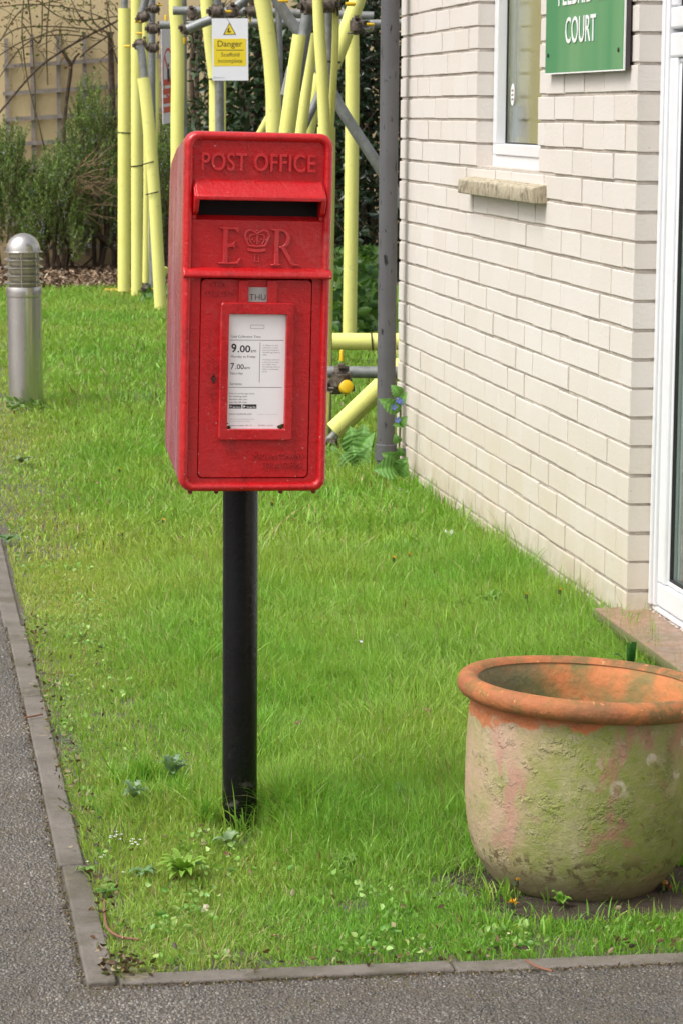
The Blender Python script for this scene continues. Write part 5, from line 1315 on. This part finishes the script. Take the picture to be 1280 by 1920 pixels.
# dead leaf bits and straw
n = 900; a = g.random(n)*3.2; b_ = g.uniform(.0,1.5,n); kz = g.random(n) < .4; b_ = np.where(kz, g.random(n)*.06-.02, b_); kz2 = g.random(n) < .25; a = np.where(kz2, g.random(n)*.08-.03, a)
m2 = 2600; ka = g.random(m2) < .6; a = np.concatenate([a, np.where(ka, g.uniform(-.05,4,m2), -.054-np.abs(g.normal(0,.006,m2)))]); b_ = np.concatenate([b_, np.where(ka, -.051-np.abs(g.normal(0,.006,m2)), g.uniform(-.05,1.6,m2))]); n += m2
x = A0.x+e1.x*a+e2.x*b_; y = A0.y+e1.y*a+e2.y*b_; ok = np.hypot(x-pc.x,y-pc.y) > .23; x, y = x[ok], y[ok]; a = a[ok]; b_ = b_[ok]; n = len(x); edge_ = (b_ < -.045) | (a < -.05)
v = leaves(n, np.stack([x,y,np.where(edge_, .0005, g.uniform(.008,.022,n))],1), np.where(edge_, .006, .014)[:,None], .5, up=.0, droop=.1, cols=((.16,.09,.05),(.24,.17,.09),(.10,.07,.04),(.10,.12,.03),(.07,.055,.035),(.36,.30,.18)), seed=57)
tag(npmesh('leaf_litter', *v, M['leaf']), 'scraps of dead leaf and straw in the turf and on the kerb', 'litter', kind='stuff')

# ---- rosettes and other single plants
def rosette(loc, n, L_, wd, col, label, name='rosette_weed', up=.35, tooth=0, group=None, seed=0):
    rs = random.Random(seed); th_ = thing(name, loc, label, 'weed', group); b = MB()
    for i in range(n):
        a_ = 6.283*i/n + rs.uniform(-.25,.25); l_ = L_*rs.uniform(.6,1.1); el = up*rs.uniform(.4,1.6)
        d = Vector((math.cos(a_)*math.cos(el), math.sin(a_)*math.cos(el), math.sin(el))); s = Vector((-math.sin(a_), math.cos(a_), 0)); n_ = s.cross(d)
        rows = 10; Ls = []
        for j in range(rows+1):
            u = j/rows; w_ = wd*.5*(math.sin(math.pi*min(1,.08+u*.92))**.8)*(1 + (tooth*(1 if j%2 else -1)))
            c_ = Vector((0,0,.004)) + d*(u*l_) + Vector((0,0,.25*l_*math.sin(u*2.6))) - Vector((0,0,.25*l_*u*u))
            Ls.append([tuple(c_ - s*w_ + Vector((0,0,w_*.4))), tuple(c_), tuple(c_ + s*w_ + Vector((0,0,w_*.4)))])
        b.loops(Ls, None, False)
    o = b.build('leaves', M['leaf'], th_, smooth=True, angle=80)
    at = o.data.color_attributes.new('Col','FLOAT_COLOR','POINT'); at.data.foreach_set('color', np.tile(np.array((*col,1), dtype=np.float32), len(o.data.vertices)))
    return th_
def gp(x, y, z=0): q = gpt(x, y, z); q.z = z; return q
rosette(gp(345,1648,.008), 34, .060, .014, (.24,.42,.06), 'bright lime green leafy rosette in the grass below left of the pole', seed=1, up=.6)
rosette(gp(268,1645,.002), 9, .030, .014, (.16,.30,.12), 'pale grey-green weed left of the lime rosette', seed=2)
rosette(gp(322,1462,.030), 16, .055, .015, (.18,.29,.15), 'spiky grey-green thistle left of the pole', name='thistle', up=1.0, tooth=.45, seed=3)
rosette(gp(252,1500,.028), 14, .045, .012, (.20,.31,.17), 'small grey-green thistle further left of the pole', name='thistle', up=.7, tooth=.45, seed=4)
rosette(gp(430,1590,.003), 6, .035, .020, (.22,.33,.15), 'dock-like weed at the foot of the pole', seed=5, up=.7)
rosette(gp(640,1625,.006), 9, .040, .022, (.17,.32,.07), 'broad-leaved weed to the right of the pole foot', seed=6)
rosette(gp(165,1640,.002), 8, .026, .013, (.20,.36,.07), 'leafy weed beside the kerb', seed=7)
rosette(gp(195,1680,.002), 8, .024, .011, (.15,.30,.06), 'leafy weed near the kerb above its corner', seed=8)
rosette(gp(1050,1700,.006), 12, .030, .016, (.22,.42,.07), 'small clover-like weed in front of the terracotta pot', seed=9, up=.9)
rosette(gp(1180,1265,.05), 10, .085, .02, (.05,.16,.04), 'dark green weed under the tiled door step', seed=10, up=1.2)
rosette(gp(760,1520,.01), 10, .055, .020, (.13,.31,.04), 'dandelion rosette in the long grass left of the pot', seed=11, up=.8)
rosette(gp(920,1140,.03), 10, .060, .022, (.20,.38,.10), 'pale weed in the grass near the brick wall', seed=12, up=.7)
rosette(gp(40,870,.01), 10, .06, .03, (.26,.36,.16), 'pale flat weed in the lawn near the left edge', seed=13)
rosette(gp(15,1018,.01), 10, .05, .025, (.16,.28,.12), 'weed at the left edge by the start of the kerb', seed=14)
rosette(gp(690,1437,.02), 5, .03, .012, (.30,.40,.25), 'small pale leaf in the grass right of the pole', seed=15)
# dandelion flowers
def dandelion(x, y, h, label, r_=.011, closed=False):
    q = gp(x, y); g0 = q.copy(); k = h*5200/q.y
    g0 = gp(x, y + k); th_ = thing('dandelion', g0, label, 'flower', 'yellow dandelions in the lawn')
    b = MB(); b.tube([(0,0,0),(.004,0,h*.5),(.002,0,h)], .0014, 6); b.build('stem', M['twiggreen'], th_)
    b = MB(); b.lathe([(.0015,h-.006),(.005,h-.003),(.004,h+.006)], 8); b.build('calyx', simple('dark_green_calyx', (.05,.07,.03), .7), th_)
    b = MB(); rs = random.Random(int(x))
    for i in range(34):
        a_ = rs.uniform(0,6.28); el = rs.uniform(.1,1.3) if not closed else rs.uniform(1.0,1.5); d = Vector((math.cos(a_)*math.cos(el), math.sin(a_)*math.cos(el), math.sin(el)))*r_*rs.uniform(.7,1.1); s = Vector((-math.sin(a_),math.cos(a_),0))*.0013; c_ = Vector((0.002,0,h+.002))
        b.add([tuple(c_), tuple(c_+d*.6+s), tuple(c_+d), tuple(c_+d*.6-s)], [(0,1,2,3)])
    b.build('petals', simple('dandelion_yellow', (.85,.42,.01), .6), th_)
dandelion(306,978,.05,'yellow dandelion in the lawn left of the pole top, near the box',.010)
dandelion(229,1003,.04,'small dandelion furthest left in the lawn',.008,True)
dandelion(737,1050,.05,'leftmost of the dandelions near the brick wall',.012)
dandelion(767,1043,.05,'middle of the dandelions near the brick wall',.011)
dandelion(824,1049,.05,'closed orange dandelion nearest the brick wall',.009,True)
dandelion(957,1696,.028,'open yellow dandelion in front of the terracotta pot',.012)
dandelion(966,1655,.045,'withered dandelion beside the left foot of the pot',.008,True)
dandelion(1047,1112,.09,'closed dandelion on a tall stalk against the brick wall',.010,True)
dandelion(985,1120,.08,'dark closed dandelion head standing left of the one by the wall',.009,True)
dandelion(224,882,.03,'tiny dandelion high in the lawn left of the box',.009)
dandelion(510,945,.03,'low dandelion right of the pole just under the box',.010,True)
# tiny white flowers
b = MB(); rs = random.Random(3); c0 = gp(240,1575,.03)
wf_ = thing('chickweed', gp(240,1575), 'patch of tiny white flowers in the grass left of the pole', 'flowers')
for (x_, y_) in ((208,1568),(218,1560),(219,1566),(228,1565),(225,1574),(246,1578),(250,1574),(255,1580),(263,1575),(248,1583),(190,1608),(196,1604),(164,1616),(232,1636),(318,1484),(259,1584),(207,1571),(216,1569)):
    q = gp(x_, y_, .028)
    for i in range(5):
        a_ = i*1.257+rs.random(); b.add([tuple(q), tuple(q+Vector((.003*math.cos(a_-.35),.003*math.sin(a_-.35),.0015))), tuple(q+Vector((.0038*math.cos(a_),.0038*math.sin(a_),.001))), tuple(q+Vector((.003*math.cos(a_+.35),.003*math.sin(a_+.35),.0015)))], [(0,1,2,3)])
b.build('petals', simple('white_petal', (.8,.8,.78), .6), wf_, world=True)
b = MB()
for _ in range(20): q = gp(rs.uniform(190,265), rs.uniform(1560,1610), 0); b.tube([q, q+Vector((rs.uniform(-.01,.01),0,.028))], .0006, 4)
b.build('stem', M['twiggreen'], wf_, world=True)
# scraps of paper and fallen leaves
def scrap(x, y, r_, col, label, name='litter', cat='litter', z=.03, seed=0, rough=.6):
    q = gp(x, y, z); rs = random.Random(seed); th_ = MB(); n_ = 9; vs = [(0,0,.003)]
    for i in range(n_):
        a_ = 6.283*i/n_; rr = r_*rs.uniform(.5,1.15); vs.append((rr*math.cos(a_), rr*math.sin(a_)*.7, rs.uniform(-.2,.5)*r_))
    th_.add(vs, [(0, i+1, (i+1)%n_+1) for i in range(n_)]); o = th_.build(name, simple(name+'_mat', col, rough, .2, 80), None, smooth=False); o.location = q; o.rotation_euler = (R(25),0,rs.random()*3)
    tag(o, label, cat); return o
WHT = (.78,.78,.78)
scrap(755,921,.022,WHT,'crumpled white litter at the foot of the wall by the drainpipe',seed=1,z=.045)
scrap(841,1001,.026,WHT,'crumpled white litter in the grass halfway along the wall','litter',seed=2,z=.045)
scrap(675,1203,.011,WHT,'small white scrap in the middle of the lawn',seed=3,z=.05)
scrap(517,1757,.012,(.40,.20,.13),'pinkish brown dead leaf near the front kerb','dead_leaf','leaf',.012,4)
scrap(385,1705,.011,(.62,.55,.40),'pale flake of wood in the grass below the lime rosette','wood_flake','debris',.012,5)
scrap(958,1754,.010,(.66,.56,.36),'straw-coloured flake near the front kerb below the dandelion','wood_flake','debris',.012,6)
scrap(180,905,.02,(.34,.22,.13),'brown dead leaf high in the lawn','dead_leaf','leaf',.03,7)
scrap(560,1357,.018,(.16,.08,.04),'dark brown dead leaf in the long grass right of the pole','dead_leaf','leaf',.045,8)
scrap(800,1332,.014,(.30,.15,.09),'reddish dead leaf left of the pot rim','dead_leaf','leaf',.05,9)
scrap(426,1602,.011,(.22,.08,.06),'dark red dead leaf by the foot of the pole','dead_leaf','leaf',.025,10)
scrap(1245,1663,.026,(.45,.15,.08),'broken terracotta shard right of the pot','pot_shard','shard',.012,11)
scrap(122,205+760-160,.018,(.16,.09,.06),'dark clod in the lawn left of the box','soil_clod','soil',.02,12)
# sticks by the kerb
for (p_, lab) in (([(196,1690),(200,1735),(222,1755),(262,1762)], 'curved brown twig lying on the turf by the kerb corner'), ([(985,1800),(1005,1812),(1035,1821)], 'thin reddish stalk lying across the front kerb'), ([(48,1345),(62,1343),(80,1339)], 'short brown twig lying across the left kerb')):
    q0 = gp(*p_[0]); th_ = thing('twig', q0, lab, 'twig'); b = MB(); b.tube(spline([gp(x_,y_,.013) for x_,y_ in p_]), .0022, 6); b.build('stick', simple('reddish_twig', (.22,.10,.06), .8), th_, world=True)
